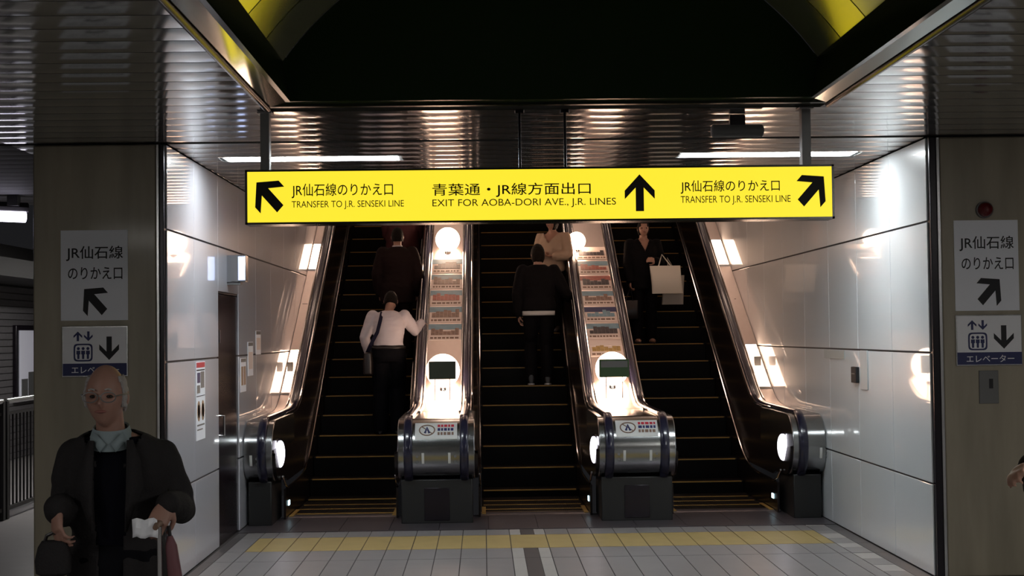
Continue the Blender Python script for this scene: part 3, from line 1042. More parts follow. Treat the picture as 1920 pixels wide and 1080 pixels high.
# right wall: black reader, steel plate, grey notice
t = thing('card_reader', 'small black box on the right lobby wall with faint grey marks', 'box', (XR, 12.58, 1.34))
m = MB(); m.box((XR - .03, 12.49, 1.335), (XR, 12.66, 1.475)); m.build('box_body', M['ink'], t, bevel=.005)
m = MB(); m.box((XR - .032, 12.53, 1.41), (XR - .029, 12.63, 1.42)); m.build('label_line', M['midgrey'], t)
t = thing('wall_plate', 'tall narrow pale steel plate on the right lobby wall beside the black box', 'plate', (XR, 12.3, 1.28))
m = MB(); m.box((XR - .012, 12.19, 1.285), (XR, 12.41, 1.62)); m.build('plate', mat('pale_plate', (.5, .52, .52), .4), t, bevel=.004)
t = thing('wall_strip', 'small grey-green strip on the right lobby wall under the upper joint', 'strip', (XR, 13.4, 1.53))
m = MB(); m.box((XR - .006, 12.98, 1.535), (XR, 13.75, 1.612)); m.build('strip_body', mat('grey_green', (.38, .42, .41), .4), t)

# left aisle: railing, lit advertisement
for i, (ya, yb) in enumerate(((11.2, 14.6), (14.72, 18.1), (18.2, 21.6))):
    t = thing('platform_railing', '%s panel of the dark barred railing in the left aisle' % ('nearest', 'middle', 'farthest')[i], 'railing', (-4.82, (ya + yb) / 2, 0), 'platform railing panels')
    xr = -4.82
    m = MB(); m.tube([(xr, ya, 1.18), (xr, yb, 1.18)], .03, 12); m.build('top_rail', M['steel'], t)
    m = MB(); m.box((xr - .015, ya, .08), (xr + .015, yb, .12)); m.build('bottom_rail', M['aisledark'], t)
    m = MB(); m.box((xr - .012, ya, 1.04), (xr + .012, yb, 1.07)); m.build('middle_rail', M['aisledark'], t)
    for y in (ya, yb):
        m = MB(); m.box((xr - .03, y - .03, 0), (xr + .03, y + .03, 1.18)); m.build('post', M['aisledark'], t)
    n = int((yb - ya) / .115)
    for k in range(1, n):
        y = ya + (yb - ya) * k / n
        m = MB(); m.tube([(xr, y, .1), (xr, y, 1.05)], .011, 6); m.build('bar', M['aisledark'], t)
t = thing('lit_advert', 'framed pale advertisement panel on the wall beyond the left aisle', 'advertisement', (-7.05, 22.2, .86))
m = MB(); m.box((-7.08, 21.95, .84), (-7.02, 24.6, 2.02)); m.build('frame', M['darktrim'], t, bevel=.01)
m = MB(); m.box((-7.022, 22.07, .93), (-7.008, 24.5, 1.94)); sc = m.build('picture', M['adlit'], t)
for k in range(7):
    m = MB(); y = 22.15 + k * .33; m.box((-7.008, y, .93), (-7.004, y + .3, 1.2 + .25 * ((k * 37) % 5) / 5)); m.build('skyline_block', M['grey'], sc)


# ================================================================== people
M['skin'] = mat('skin', (.36, .20, .145), .5, noise_amt=.1, noise_scale=14)
M['skin_old'] = mat('skin_old', (.34, .185, .14), .5, noise_amt=.16, noise_scale=18)
M['hair_dark'] = mat('hair_dark', (.007, .005, .004), .55, spec=.1, bump=.5, bump_scale=90)
M['hair_white'] = mat('hair_white', (.36, .34, .33), .6, bump=.6, bump_scale=90)
M['eye'] = mat('eye', (.02, .012, .01), .2)
M['lips'] = mat('lips', (.24, .09, .075), .5)
M['jacket_grey'] = mat('jacket_charcoal', (.027, .025, .026), .85, spec=.12, bump=.3, bump_scale=120)
M['sweater'] = mat('sweater_black', (.004, .004, .008), .8, spec=.08)
M['shirt_pale'] = mat('shirt_pale_blue', (.24, .30, .32), .7)
M['trouser_black'] = mat('trouser_black', (.005, .005, .007), .75, spec=.08)
M['suit_brown'] = mat('suit_dark_brown', (.014, .008, .008), .75, spec=.08)
M['shirt_white'] = mat('shirt_white', (.56, .52, .56), .7)
M['navy_cloth'] = mat('cloth_navy', (.012, .012, .028), .7, spec=.08)
M['black_cloth'] = mat('cloth_black', (.0045, .004, .005), .75, spec=.08)
M['maroon'] = mat('cloth_maroon', (.055, .008, .012), .8)
M['beige_cloth'] = mat('cloth_beige', (.42, .31, .23), .8)
M['pale_hem'] = mat('cloth_pale', (.5, .5, .5), .8)
M['leather'] = mat('leather_black', (.012, .009, .009), .4)
M['bag_white'] = mat('bag_white', (.66, .62, .54), .6)
M['bag_grey'] = mat('bag_pale_grey', (.40, .37, .33), .6)
M['umbrella_red'] = mat('umbrella_dusky_red', (.16, .06, .07), .6)
M['lens'] = mat('lens', (.05, .045, .05), .08, coat=1.0)
M['shoe'] = mat('shoe_black', (.010, .009, .009), .35)


def V(*a): return Vector(a)


def ring(c, rx, ry, n=28, p=2.3, tilt=0.):
    out = []
    for i in range(n):
        t = 2 * PI * i / n
        x = math.copysign(abs(math.cos(t)) ** (2 / p), math.cos(t)) * rx
        y = math.copysign(abs(math.sin(t)) ** (2 / p), math.sin(t)) * ry
        out.append(Vector(c) + Vector((x, y * math.cos(tilt), y * math.sin(tilt))))
    return out


def head_fn(d):
    x, y, z = d.x * .074, d.y * .094, d.z * .118
    if d.z < 0:
        k = (-d.z) ** 1.4
        x *= 1 - .30 * k; y = y * (1 - .16 * k) - .014 * (-d.z)
    p = Vector((x, y, z))
    u = math.atan2(d.x, -d.y); v = d.z
    g = lambda uc, vc, us, vs: math.exp(-((u - uc) / us) ** 2 - ((v - vc) / vs) ** 2)
    if abs(u) < 1.6:
        o = .024 * g(0, -.20, .15, .10) + .013 * g(0, -.02, .11, .16) + .004 * (g(.45, .17, .3, .06) + g(-.45, .17, .3, .06))
        o -= .011 * (g(.42, .02, .22, .09) + g(-.42, .02, .22, .09))
        o += .005 * (g(.62, -.2, .25, .14) + g(-.62, -.2, .25, .14)) + .006 * g(0, -.5, .35, .1) - .004 * g(0, -.38, .3, .05) + .008 * g(0, -.82, .5, .14)
        p += Vector((d.x * .3, -1, 0)).normalized() * o if o > 0 else d * o
    return p


def limb(mb, pts, rs, n=16):
    """tapered chain with rounded joints"""
    P, Rr = [], []
    for i in range(len(pts) - 1):
        a, b = Vector(pts[i]), Vector(pts[i + 1])
        for k in range(6):
            t = k / 6
            bulge = 1 + .06 * math.sin(PI * t)
            P.append(a.lerp(b, t)); Rr.append((rs[i] + (rs[i + 1] - rs[i]) * t) * bulge)
    P.append(Vector(pts[-1])); Rr.append(rs[-1])
    mb.tube(P, Rr, n)
    for p, r in zip(pts, rs): mb.ell(p, (r, r, r), 14, 8)


def hand(mb, wrist, d, nrm, curl=.5, sc=1., thumb_side=1, spread=.0):
    d = Vector(d).normalized(); nrm = Vector(nrm); nrm = (nrm - d * nrm.dot(d)).normalized()
    sd = d.cross(nrm) * thumb_side
    w = Vector(wrist)
    rings = []
    for t, hw, ht in ((-.01, .026, .02), (.015, .031, .019), (.045, .039, .016), (.075, .041, .0145), (.092, .038, .012)):
        c = w + d * t * sc
        rings.append([c + sd * (hw * sc * math.cos(2 * PI * i / 16)) + nrm * (ht * sc * math.sin(2 * PI * i / 16)) for i in range(16)])
    mb.loft(rings)
    for k, (off, ln, r) in enumerate(((.030, .95, .0088), (.0105, 1.06, .0092), (-.0095, 1.0, .0088), (-.029, .8, .0078))):
        p = w + (d * .086 + sd * off) * sc
        pts = [p - d * .012 * sc]; a = .0
        for j, l in enumerate((.040, .026, .021)):
            a += curl * (1.0 if j else .7) * (1 + .08 * k)
            dirv = d * math.cos(a) + nrm * math.sin(a) + sd * (.10 * off / .03 + spread * off / .03)
            p = p + dirv.normalized() * l * ln * sc
            pts.append(p)
        mb.tube(pts, [r * sc, r * sc * .97, r * sc * .9, r * sc * .72], 10)
        mb.ell(pts[-1], (r * sc * .72,) * 3, 8, 6)
        for q in pts[:-1]: mb.ell(q, (r * sc,) * 3, 8, 6)
    p0 = w + (d * .018 + sd * .026) * sc
    p1 = p0 + (d * .6 + sd * .7 + nrm * .35).normalized() * .036 * sc
    p2 = p1 + (d * .8 + sd * .25 + nrm * (.3 + .5 * curl)).normalized() * .030 * sc
    p3 = p2 + (d * .8 - sd * .1 + nrm * (.3 + .6 * curl)).normalized() * .022 * sc
    mb.tube([p0, p1, p2, p3], [.013 * sc, .0115 * sc, .0100 * sc, .0075 * sc], 10)
    for q, r in ((p1, .0115), (p2, .0100), (p3, .0075)): mb.ell(q, (r * sc,) * 3, 8, 6)


def base_pose(h):
    k = h / 1.70
    J = dict(pelvis=V(0, 0, .92), waist=V(0, .0, 1.06), chest=V(0, .01, 1.25), shoulders=V(0, .015, 1.385), neck=V(0, .005, 1.44), head=V(0, -.012, 1.585),
             hip_r=V(-.09, 0, .89), knee_r=V(-.095, -.015, .48), ank_r=V(-.10, .02, .085), hip_l=V(.09, 0, .89), knee_l=V(.095, -.015, .48), ank_l=V(.10, .02, .085),
             sh_r=V(-.185, .02, 1.375), el_r=V(-.235, .04, 1.09), wr_r=V(-.235, -.03, .855), sh_l=V(.185, .02, 1.375), el_l=V(.235, .04, 1.09), wr_l=V(.235, -.03, .855))
    return {n: v * k for n, v in J.items()}, k


def torso(mb, J, k, g=0., z_low=None, flare=1., w=1., top=True):
    """g: how far the cloth stands off the body"""
    P, W, C, S, N = J['pelvis'], J['waist'], J['chest'], J['shoulders'], J['neck']
    R = []
    lowc = P + (P - W) * .55 if z_low is None else P + (P - W).normalized() * z_low
    R.append(ring(lowc, (.165 * k * w + g) * flare, (.112 * k * w + g) * flare))
    R.append(ring(P, .172 * k * w + g, .118 * k * w + g))
    R.append(ring((P + W) / 2, .165 * k * w + g, .113 * k * w + g))
    R.append(ring(W, .152 * k * w + g, .108 * k * w + g))
    R.append(ring((W + C) / 2, .162 * k * w + g, .115 * k * w + g))
    R.append(ring(C, .178 * k * w + g, .122 * k * w + g))
    R.append(ring((C + S) / 2, .182 * k * w + g, .112 * k * w + g))
    R.append(ring(S, .165 * k * w + g, .085 * k * w + g * .8))
    if top:
        R.append(ring((S + N) / 2 + V(0, .005, .012) * k, .105 * k + g, .066 * k + g))
        R.append(ring(N + V(0, 0, .012) * k, .062 * k + g * .6, .060 * k + g * .6))
    mb.loft(R)


def person(label, loc, rotz, h, J, k, hands=(), skin='skin', head_turn=(0, 0), female=False, vox=.008):
    t = thing('person', label, 'person', loc, None, rotz)
    mb = MB()
    torso(mb, J, k, -.008)
    mb.tube([J['neck'] - V(0, 0, .03), J['neck'].lerp(J['head'], .35), J['neck'].lerp(J['head'], .75)], [.058 * k, .052 * k, .055 * k], 16)
    for s in 'rl':
        limb(mb, [J['hip_' + s], J['knee_' + s], J['ank_' + s]], [.082 * k, .056 * k, .04 * k])
        limb(mb, [J['sh_' + s], J['el_' + s], J['wr_' + s]], [.056 * k, .043 * k, .029 * k])
        a = J['ank_' + s]
        mb.ell(a + V(0, -.045, -.045) * k, (.045 * k, .11 * k, .035 * k), 14, 8)
    hm = Matrix.Rotation(head_turn[0], 3, 'Z') @ Matrix.Rotation(head_turn[1], 3, 'X')
    hc = J['head']
    mb.ell(hc, (1, 1, 1), 72, 48, fn=lambda d: head_fn(d) * k, mtx=hm)
    for s in (-1, 1):
        m2 = MB(); m2.ell((0, 0, 0), (.010 * k, .020 * k, .032 * k), 12, 8)
        m2.v = [tuple(hc + hm @ (Vector(v) + V(s * .076, .008, -.008) * k)) for v in m2.v]
        mb.add(m2.v, m2.f)
    for s, d, nrm, curl in hands:
        ts = 1 if s == 'l' else -1
        hand(mb, J['wr_' + s], d, nrm, curl, k, ts)
    body = fuse(mb, 'body', M[skin], vox, t, 2)
    return t, body, hm, hc


def face_parts(t, hm, hc, k):
    for s in (-1, 1):
        m = MB(); m.ell(hc + hm @ (V(s * .031, -.0785, .004) * k), (.0125 * k, .009 * k, .0065 * k), 14, 10)
        m.build('eye', M['eye'], t, local=True)
    m = MB(); m.ell(hc + hm @ (V(0, -.092, -.052) * k), (.023 * k, .007 * k, .0065 * k), 16, 8)
    m.build('mouth', M['lips'], t, local=True)


def hair_cap(t, hm, hc, k, mt, keep, puff=1.06, extra=None):
    m = MB()
    fn = lambda d: Vector((d.x * .0775, d.y * .098 + .002, d.z * .122)) * k * puff * (1 + .05 * noise.noise(d * 9))
    m.ell(hc, (1, 1, 1), 64, 48, keep=keep, fn=fn, mtx=hm)
    if extra: extra(m)
    o = m.build('hair', M[mt], t, local=True)
    sd = o.modifiers.new('solid', 'SOLIDIFY'); sd.thickness = .012; sd.offset = -1
    return o


def sleeves(mb, J, k, g, upto=.94, r=(.062, .05, .038)):
    for s in 'rl':
        w = J['el_' + s].lerp(J['wr_' + s], upto)
        limb(mb, [J['sh_' + s], J['el_' + s], w], [r[0] * k + g, r[1] * k + g, r[2] * k + g])


def trousers(t, J, k, mt, g=.012, wrinkle=.004, seed=1.):
    mb = MB()
    P, W = J['pelvis'], J['waist']
    mb.loft([ring(P - V(0, 0, .09) * k, .15 * k + g, .105 * k + g), ring(P - V(0, 0, .03) * k, .170 * k + g, .116 * k + g), ring(P.lerp(W, .3), .168 * k + g, .114 * k + g), ring(P.lerp(W, .75), .158 * k + g, .110 * k + g)])
    for s in 'rl':
        a = J['ank_' + s] + V(0, .0, -.015) * k
        limb(mb, [J['hip_' + s] - V(0, 0, .0), J['knee_' + s], a], [.086 * k + g, .064 * k + g, .058 * k + g])
    return fuse(mb, 'trousers', M[mt], .010, t, 3, wrinkle=wrinkle, seed=seed)


def shoes(t, J, k, mt='shoe'):
    for s in 'rl':
        a = J['ank_' + s]
        mb = MB()
        prof = [(-.16, .018, .018), (-.14, .036, .03), (-.09, .046, .043), (-.03, .043, .06), (.02, .040, .075), (.06, .036, .06), (.075, .02, .03)]
        rings = []
        for y, w_, hh in prof:
            rings.append([a + V(w_ * math.cos(2 * PI * i / 16), y, max(-.082, -.082 + hh + hh * math.sin(2 * PI * i / 16))) * k for i in range(16)])
        mb.loft(rings)
        mb.build('shoe', M[mt], t, local=True)


def stand_on(ds, d, dz=0.):
    d0, z = tread(ds, d)
    return d0 + .2, z + .004


# --- elderly man in the foreground ---------------------------------------------
OX, OY, OH = -1.41, 5.62, 1.70
J, k = base_pose(OH)
J['head'] += V(-.035, -.05, -.005); J['neck'] += V(-.02, -.03, -.005); J['shoulders'] += V(0, -.005, -.0)
J['sh_r'] += V(-.005, 0, -.01); J['sh_l'] += V(.005, 0, -.02)
J['sh_r'] += V(.03, 0, -.02); J['sh_l'] += V(-.03, 0, -.02)
J['el_r'] = V(-.205, .03, 1.135) * k; J['wr_r'] = V(-.195, -.19, 1.175) * k
J['el_l'] = V(.232, .03, 1.135) * k; J['wr_l'] = V(.205, -.20, 1.18) * k
J['knee_r'] += V(0, -.06, 0); J['ank_r'] += V(0, -.10, 0); J['ank_l'] += V(0, .10, .0); J['knee_l'] += V(0, .02, 0)
om, obody, hm, hc = person('elderly bald man in dark open jacket walking with a cane before the left pillar', (OX, OY, 0), .12, OH, J, k,
    hands=(('r', (.05, -.35, -.9), (.75, .5, 0), .6), ('l', (-.3, -.6, -.6), (-.5, .45, -.65), .75)), skin='skin_old', head_turn=(-.10, .04), vox=.006)
face_parts(om, hm, hc, k)
hair_cap(om, hm, hc, k, 'hair_white', lambda d: (-.35 < d.z < .62 and d.y > -.38 and abs(d.x) > .38) or (-.5 < d.z < .6 and d.y > .25), 1.05)
for s in (-1, 1):
    m = MB(); m.tube([hc + hm @ (V(s * .031 + .012 * q, -.099, .034 - .004 * abs(q)) * k) for q in (-1, -.5, 0, .5, 1)], .0035 * k, 8); m.build('eyebrow', M['hair_white'], om, local=True)
gl = MB()
for s in (-1, 1):
    gl.tube([hc + hm @ (V(s * .034 + .028 * math.cos(2 * PI * i / 24), -.112, .003 + .019 * math.sin(2 * PI * i / 24)) * k) for i in range(25)], .0022 * k, 6)
    gl.tube([hc + hm @ (V(s * .062, -.110, .008) * k), hc + hm @ (V(s * .080, -.06, .010) * k), hc + hm @ (V(s * .083, .01, .006) * k)], .002 * k, 6)
gl.tube([hc + hm @ (V(-.007, -.113, .006) * k), hc + hm @ (V(0, -.116, .010) * k), hc + hm @ (V(.007, -.113, .006) * k)], .002 * k, 6)
g_ = gl.build('glasses', M['grey'], om, local=True)
# black sweater, pale collar
mb = MB(); torso(mb, J, k, .012, top=False)
mb.loft([ring(J['shoulders'], .172 * k, .094 * k), ring(J['shoulders'].lerp(J['neck'], .5) + V(0, 0, .012), .115 * k, .078 * k)])
fuse(mb, 'sweater', M['sweater'], .010, om, 3, wrinkle=.003)
mb = MB()
n0 = J['neck']
mb.loft([ring(n0 + V(0, -.018, -.035), .085 * k, .085 * k, tilt=.35), ring(n0 + V(0, -.012, .005), .074 * k, .074 * k, tilt=.3), ring(n0 + V(0, -.006, .028), .066 * k, .066 * k, tilt=.25), ring(n0 + V(0, -.008, .024), .060 * k, .060 * k, tilt=.25)], caps=False)
o = mb.build('shirt_collar', M['shirt_pale'], om, local=True)
mb = MB()
for s in (-1, 1):
    mb.add([n0 + V(s * .008, -.093, -.035), n0 + V(s * .050, -.076, .008), n0 + V(s * .066, -.074, -.02), n0 + V(s * .028, -.104, -.065)], [(0, 1, 2, 3)])
o2 = mb.build('collar_point', M['shirt_pale'], o, local=True)
sd = o2.modifiers.new('solid', 'SOLIDIFY'); sd.thickness = .006
# open jacket
mb = MB(); torso(mb, J, k, .026, z_low=.26, flare=1.04, w=.94); sleeves(mb, J, k, .008, .97)
for s in (-1, 1): mb.ell(J['sh_' + ('l' if s > 0 else 'r')] + V(-s * .03, 0, .0), (.075, .075, .06), 16, 10)


def jcut(c, n):
    zt = (J['shoulders'].z - c.z) / .62
    half = .052 + .012 * math.sin(6 * zt) if zt > .12 else .045 + .35 * max(0, .12 - zt)
    return c.y < -.015 and abs(c.x + .012) < max(.045, half) and c.z < J['neck'].z + .1 or (c.z > J['neck'].z + .008) or (c.z < J['pelvis'].z - .235 and abs(c.x) < .21)


jk = fuse(mb, 'jacket', M['jacket_grey'], .010, om, 3, cut=jcut, solid=.008, wrinkle=.007, wr_scale=8)
for s in (-1, 1):
    lp_ = MB()
    pts = []
    for zt, xw in ((.0, .05), (.06, .085), (.16, .10), (.28, .075), (.36, .055)):
        z = J['shoulders'].z + .035 - zt
        pts.append(z)
    ring_in = [V(s * .062 - .012, -.128 - .05 * min(1, zt * 4), J['shoulders'].z + .03 - zt) for zt in (0, .08, .17, .26, .34)]
    ring_out = [V(s * (.062 + w_) - .012, -.112 - .05 * min(1, zt * 4), J['shoulders'].z + .03 - zt) for zt, w_ in ((0, .02), (.08, .05), (.17, .062), (.26, .03), (.34, .004))]
    lp_.loft([[a, b] for a, b in zip(ring_in, ring_out)], closed=False)
    o = lp_.build('lapel', M['jacket_grey'], jk, local=True)
    sd = o.modifiers.new('solid', 'SOLIDIFY'); sd.thickness = .008
trousers(om, J, k, 'trouser_black', .02)
shoes(om, J, k)
RO = Matrix.Rotation(.12, 3, 'Z')


def ow(v): return V(OX, OY, 0) + RO @ v


def ohand(s, d, nrm): return None


# dark bag hanging from his right hand
hb = ow(J['wr_r'] + V(0, -.02, -.10))
b = thing('hand_bag', 'dark soft bag held in the right hand of the elderly man', 'bag', (hb.x - .015, hb.y, hb.z - .20))
m = MB()
rg = []
for z, a, c in ((-.145, .045, .03), (-.135, .062, .042), (-.09, .066, .045), (-.04, .055, .036), (-.018, .042, .02)):
    rg.append(ring(hb + V(-.01, 0, z), a, c, 24, 3))
m.loft(rg); m.build('bag_body', M['jacket_grey'], b)
m = MB(); m.tube([hb + V(-.045, 0, -.03), hb + V(-.035, 0, .0), hb + V(-.01, 0, .012), hb + V(.015, 0, .0), hb + V(.025, 0, -.03)], .007, 8); m.build('handle', M['leather'], b)
# cane, folded umbrella and white paper in his left hand
hl = ow(J['wr_l'] + V(-.028, -.075, -.075))
c = thing('walking_cane', 'thin pale walking cane under the left hand of the elderly man', 'cane', (hl.x, hl.y, 0))
m = MB(); m.tube([(hl.x + .02, hl.y - .01, .012), (hl.x + .004, hl.y, hl.z)], [.009, .010], 12); m.build('shaft', M['steel'], c)
m = MB(); m.tube([(hl.x + .004, hl.y + .055, hl.z - .008), (hl.x + .004, hl.y + .03, hl.z + .010), (hl.x + .004, hl.y - .02, hl.z + .012), (hl.x + .004, hl.y - .06, hl.z + .004)], [.010, .012, .012, .010], 12); m.build('handle', M['brownprint'], c)
m = MB(); m.tube([(hl.x + .0205, hl.y - .0105, 0), (hl.x + .019, hl.y - .01, .04)], .014, 12); m.build('tip', M['black'], c)
c = thing('folded_umbrella', 'folded dusky red umbrella hanging beside the cane of the elderly man', 'umbrella', (hl.x + .06, hl.y + .03, hl.z - .6))
m = MB()
a0, a1 = V(hl.x + .035, hl.y + .02, hl.z + .0), V(hl.x + .10, hl.y + .06, hl.z - .62)
m.tube([a0.lerp(a1, t) for t in (.06, .12, .3, .55, .85, .97)], [.010, .022, .027, .030, .018, .006], 14); m.build('canopy', M['umbrella_red'], c)
m = MB(); m.tube([a0, a0.lerp(a1, .08)], .007, 10); m.build('handle', M['leather'], c)
m = MB(); m.tube([a0.lerp(a1, .45), a0.lerp(a1, .52)], .032, 14); m.build('strap', M['leather'], c)
p_ = thing('white_paper', 'crumpled white paper held against the cane by the elderly man', 'paper', (hl.x - .05, hl.y - .02, hl.z - .03))
m = MB()
rows_ = []
for i in range(7):
    rows_.append([V(hl.x - .085 + .015 * i, hl.y - .03 + .008 * math.sin(2.1 * i + j), hl.z - .035 + .017 * j + .004 * math.sin(i * 1.7)) for j in range(5)])
m.loft(rows_, closed=False)
o = m.build('sheet', M['paper'], p_); sd = o.modifiers.new('solid', 'SOLIDIFY'); sd.thickness = .004

# --- man in a white shirt, walking up the left escalator -----------------------------
px_, (pd, pz) = -1.12, stand_on(DS1, 17.1)
H = 1.73
J, k = base_pose(H)
lean = V(0, -.02, 0)
J['waist'] += V(-.0, -.02, 0); J['chest'] += V(0, -.06, -.005); J['shoulders'] += V(.0, -.09, -.01); J['neck'] += V(0, -.12, -.02); J['head'] += V(-.02, -.19, -.045)
for s in 'rl': J['sh_' + s] += V(0, -.09, -.01)
# local x>0 is the person's left = image left once turned away from the camera
J['el_l'] = V(.275, .0, 1.12) * k; J['wr_l'] = V(.235, -.10, .92) * k
J['el_r'] = V(-.30, -.16, 1.19) * k; J['wr_r'] = V(-.37, -.36, 1.29) * k
J['knee_r'] += V(0, -.10, .05); J['ank_r'] += V(0, -.02, 0)
J['knee_l'] += V(0, -.03, 0)
ws, wb, hm, hc = person('man in white shirt with dark shoulder strap climbing the left escalator', (px_, pd, pz), PI, H, J, k,
    hands=(('r', (-.3, -.8, -.3), (-.1, -.2, -1), .5), ('l', (.0, -.3, -1), (-1, -.2, 0), .6)), head_turn=(0, .45))
hair_cap(ws, hm, hc, k, 'hair_dark', lambda d: d.z > .35 or (d.y > -.25 and d.z > -.45), 1.06)
mb = MB(); torso(mb, J, k, .016, z_low=-.03); sleeves(mb, J, k, .012, .95)
fuse(mb, 'shirt', M['shirt_white'], .010, ws, 3, wrinkle=.006, cut=lambda c, n: c.z > J['neck'].z + .03)
trousers(ws, J, k, 'trouser_black', .028, seed=4)
shoes(ws, J, k)
mb = MB(); mb.loft([ring(J['pelvis'].lerp(J['waist'], .45 + .22 * i), .200 * k, .146 * k) for i in (0, 1)], caps=False)
o = mb.build('belt', M['leather'], ws, local=True); sd = o.modifiers.new('solid', 'SOLIDIFY'); sd.thickness = .006


def pw(v): return V(px_ - v.x, pd - v.y, pz + v.z)


st = thing('shoulder_bag', 'dark shoulder bag hanging at the hip of the man in white shirt', 'bag', (px_ - .2, pd - .05, pz + .62))
m = MB()
rg = [ring(pw(V(.235, .02, z)), a, c_, 24, 4) for z, a, c_ in ((.70, .05, .13), (.715, .06, .145), (.84, .062, .15), (.95, .05, .14), (.965, .03, .12))]
m.loft(rg); m.build('bag_body', M['leather'], st)
m = MB()
sp = [V(.255, .02, .95), V(.20, .155, 1.05), V(.12, .135, 1.2), V(.09, .085, 1.33), V(.075, -.02, 1.43), V(.06, -.14, 1.44)]
P2 = [pw(v) for v in sp]
rg = []
for i, p in enumerate(P2):
    tng = (P2[min(i + 1, len(P2) - 1)] - P2[max(i - 1, 0)]).normalized()
    sdv = tng.cross(V(0, 1, 0)).normalized() * .021
    nn = sdv.cross(tng).normalized() * .005
    rg.append([p - sdv - nn, p + sdv - nn, p + sdv + nn, p - sdv + nn])
m.loft(rg); m.build('strap', M['navy_cloth'], st)

# --- man in a dark suit further up the left escalator ------------------------------------
px_, (pd, pz) = -1.09, stand_on(DS1, 18.6)
H = 1.68
J, k = base_pose(H)
J['el_l'] += V(.03, 0, 0); J['el_r'] += V(-.03, 0, 0)
su, sb, hm, hc = person('man in dark brown suit standing above the white shirt on the left escalator', (px_, pd, pz), PI, H, J, k,
    hands=(('r', (0, -.2, -1), (1, 0, 0), .6), ('l', (0, -.2, -1), (-1, 0, 0), .6)))
hair_cap(su, hm, hc, k, 'hair_dark', lambda d: d.z > .3 or (d.y > -.2 and d.z > -.5), 1.05)
mb = MB(); torso(mb, J, k, .04, z_low=.20, flare=1.05, w=1.1); sleeves(mb, J, k, .026, .97)
for s in 'rl': mb.ell(J['sh_' + s], (.085, .09, .07), 16, 10)
fuse(mb, 'suit_jacket', M['suit_brown'], .011, su, 3, wrinkle=.006, cut=lambda c, n: c.z > J['neck'].z + .015)
mb = MB(); mb.loft([ring(J['neck'] + V(0, 0, -.01), .073 * k, .073 * k), ring(J['neck'] + V(0, -.003, .03), .064 * k, .064 * k)], caps=False)
o = mb.build('shirt_collar', M['shirt_white'], su, local=True); sd = o.modifiers.new('solid', 'SOLIDIFY'); sd.thickness = .005
trousers(su, J, k, 'suit_brown', .018, seed=9); shoes(su, J, k)

# --- person in maroon higher on the left escalator ---------------------------------------------
px_, (pd, pz) = -1.10, stand_on(DS1, 20.1)
H = 1.62
J, k = base_pose(H)
mr, mb_, hm, hc = person('person in dark maroon coat high on the left escalator, partly behind the yellow sign', (px_, pd, pz), PI, H, J, k,
    hands=(('r', (0, -.2, -1), (1, 0, 0), .6), ('l', (0, -.2, -1), (-1, 0, 0), .6)))
hair_cap(mr, hm, hc, k, 'hair_dark', lambda d: d.z > .3 or (d.y > -.3 and d.z > -.8), 1.08)
mb = MB(); torso(mb, J, k, .05, z_low=.35, flare=1.12, w=1.1); sleeves(mb, J, k, .028, .97)
fuse(mb, 'coat', M['maroon'], .011, mr, 3, wrinkle=.007, cut=lambda c, n: c.z > J['neck'].z + .03)
trousers(mr, J, k, 'trouser_black', .014); shoes(mr, J, k)

# --- person in black jacket on the middle escalator ------------------------------------------------
px_, (pd, pz) = .70, stand_on(DS2, 17.95)
H = 1.76
J, k = base_pose(H)
J['el_r'] = V(-.30, .0, 1.16) * k; J['wr_r'] = V(-.385, -.20, 1.045) * k
J['el_l'] += V(.02, -.02, 0)
J['knee_l'] += V(0, -.08, .03); J['head'] += V(.0, -.03, -.01)
bk, bb, hm, hc = person('person in black jacket over a pale hem on the middle escalator', (px_, pd, pz), PI, H, J, k,
    hands=(('r', (-.3, -.9, -.2), (-.1, -.1, -1), .5), ('l', (0, -.2, -1), (-1, 0, 0), .6)), head_turn=(.15, .15))
hair_cap(bk, hm, hc, k, 'hair_dark', lambda d: d.z > .25 or (d.y > -.3 and d.z > -.75), 1.09)
mb = MB(); torso(mb, J, k, .042, z_low=.03, flare=1.0); sleeves(mb, J, k, .02, .98)
fuse(mb, 'jacket', M['black_cloth'], .011, bk, 3, wrinkle=.006, cut=lambda c, n: c.z > J['neck'].z + .03)
mb = MB(); P = J['pelvis']; dn = V(0, 0, 1)
mb.loft([ring(P + dn * (-.085), .196 * k, .142 * k), ring(P + dn * (-.03), .200 * k, .148 * k)], caps=False)
o = mb.build('pale_hem', M['pale_hem'], bk, local=True); sd = o.modifiers.new('solid', 'SOLIDIFY'); sd.thickness = .008
trousers(bk, J, k, 'black_cloth', .014, seed=12); shoes(bk, J, k, 'leather')
for s in 'rl':
    a = J['ank_' + s]; m = MB(); m.loft([ring(a + V(0, -.01, -.083), .045, .10, 20, 2.2), ring(a + V(0, -.01, -.066), .043, .097, 20, 2.2)])
    m.build('pale_sole', M['pale_hem'], bk, local=True)

# --- woman in a beige top above ----------------------------------------------------------------------------
px_, (pd, pz) = .94, stand_on(DS2, 19.2)
H = 1.58
J, k = base_pose(H)
J['el_r'] = V(-.25, .0, 1.10) * k; J['wr_r'] = V(-.13, -.17, 1.10) * k; J['el_l'] = V(.25, .0, 1.10) * k; J['wr_l'] = V(.12, -.18, 1.08) * k
bw_, b2, hm, hc = person('woman in beige wrap top above the black jacket on the middle escalator', (px_, pd, pz), -.5, H, J, k,
    hands=(('r', (1, -.2, 0), (0, .3, 1), .5), ('l', (-1, -.2, 0), (0, .3, 1), .5)), head_turn=(-.3, .1))
face_parts(bw_, hm, hc, k)
hair_cap(bw_, hm, hc, k, 'hair_dark', lambda d: d.z > .5 or (d.y > -.35 and d.z > -.95), 1.12)
mb = MB(); torso(mb, J, k, .028, z_low=.05, w=.95); sleeves(mb, J, k, .02, .9)
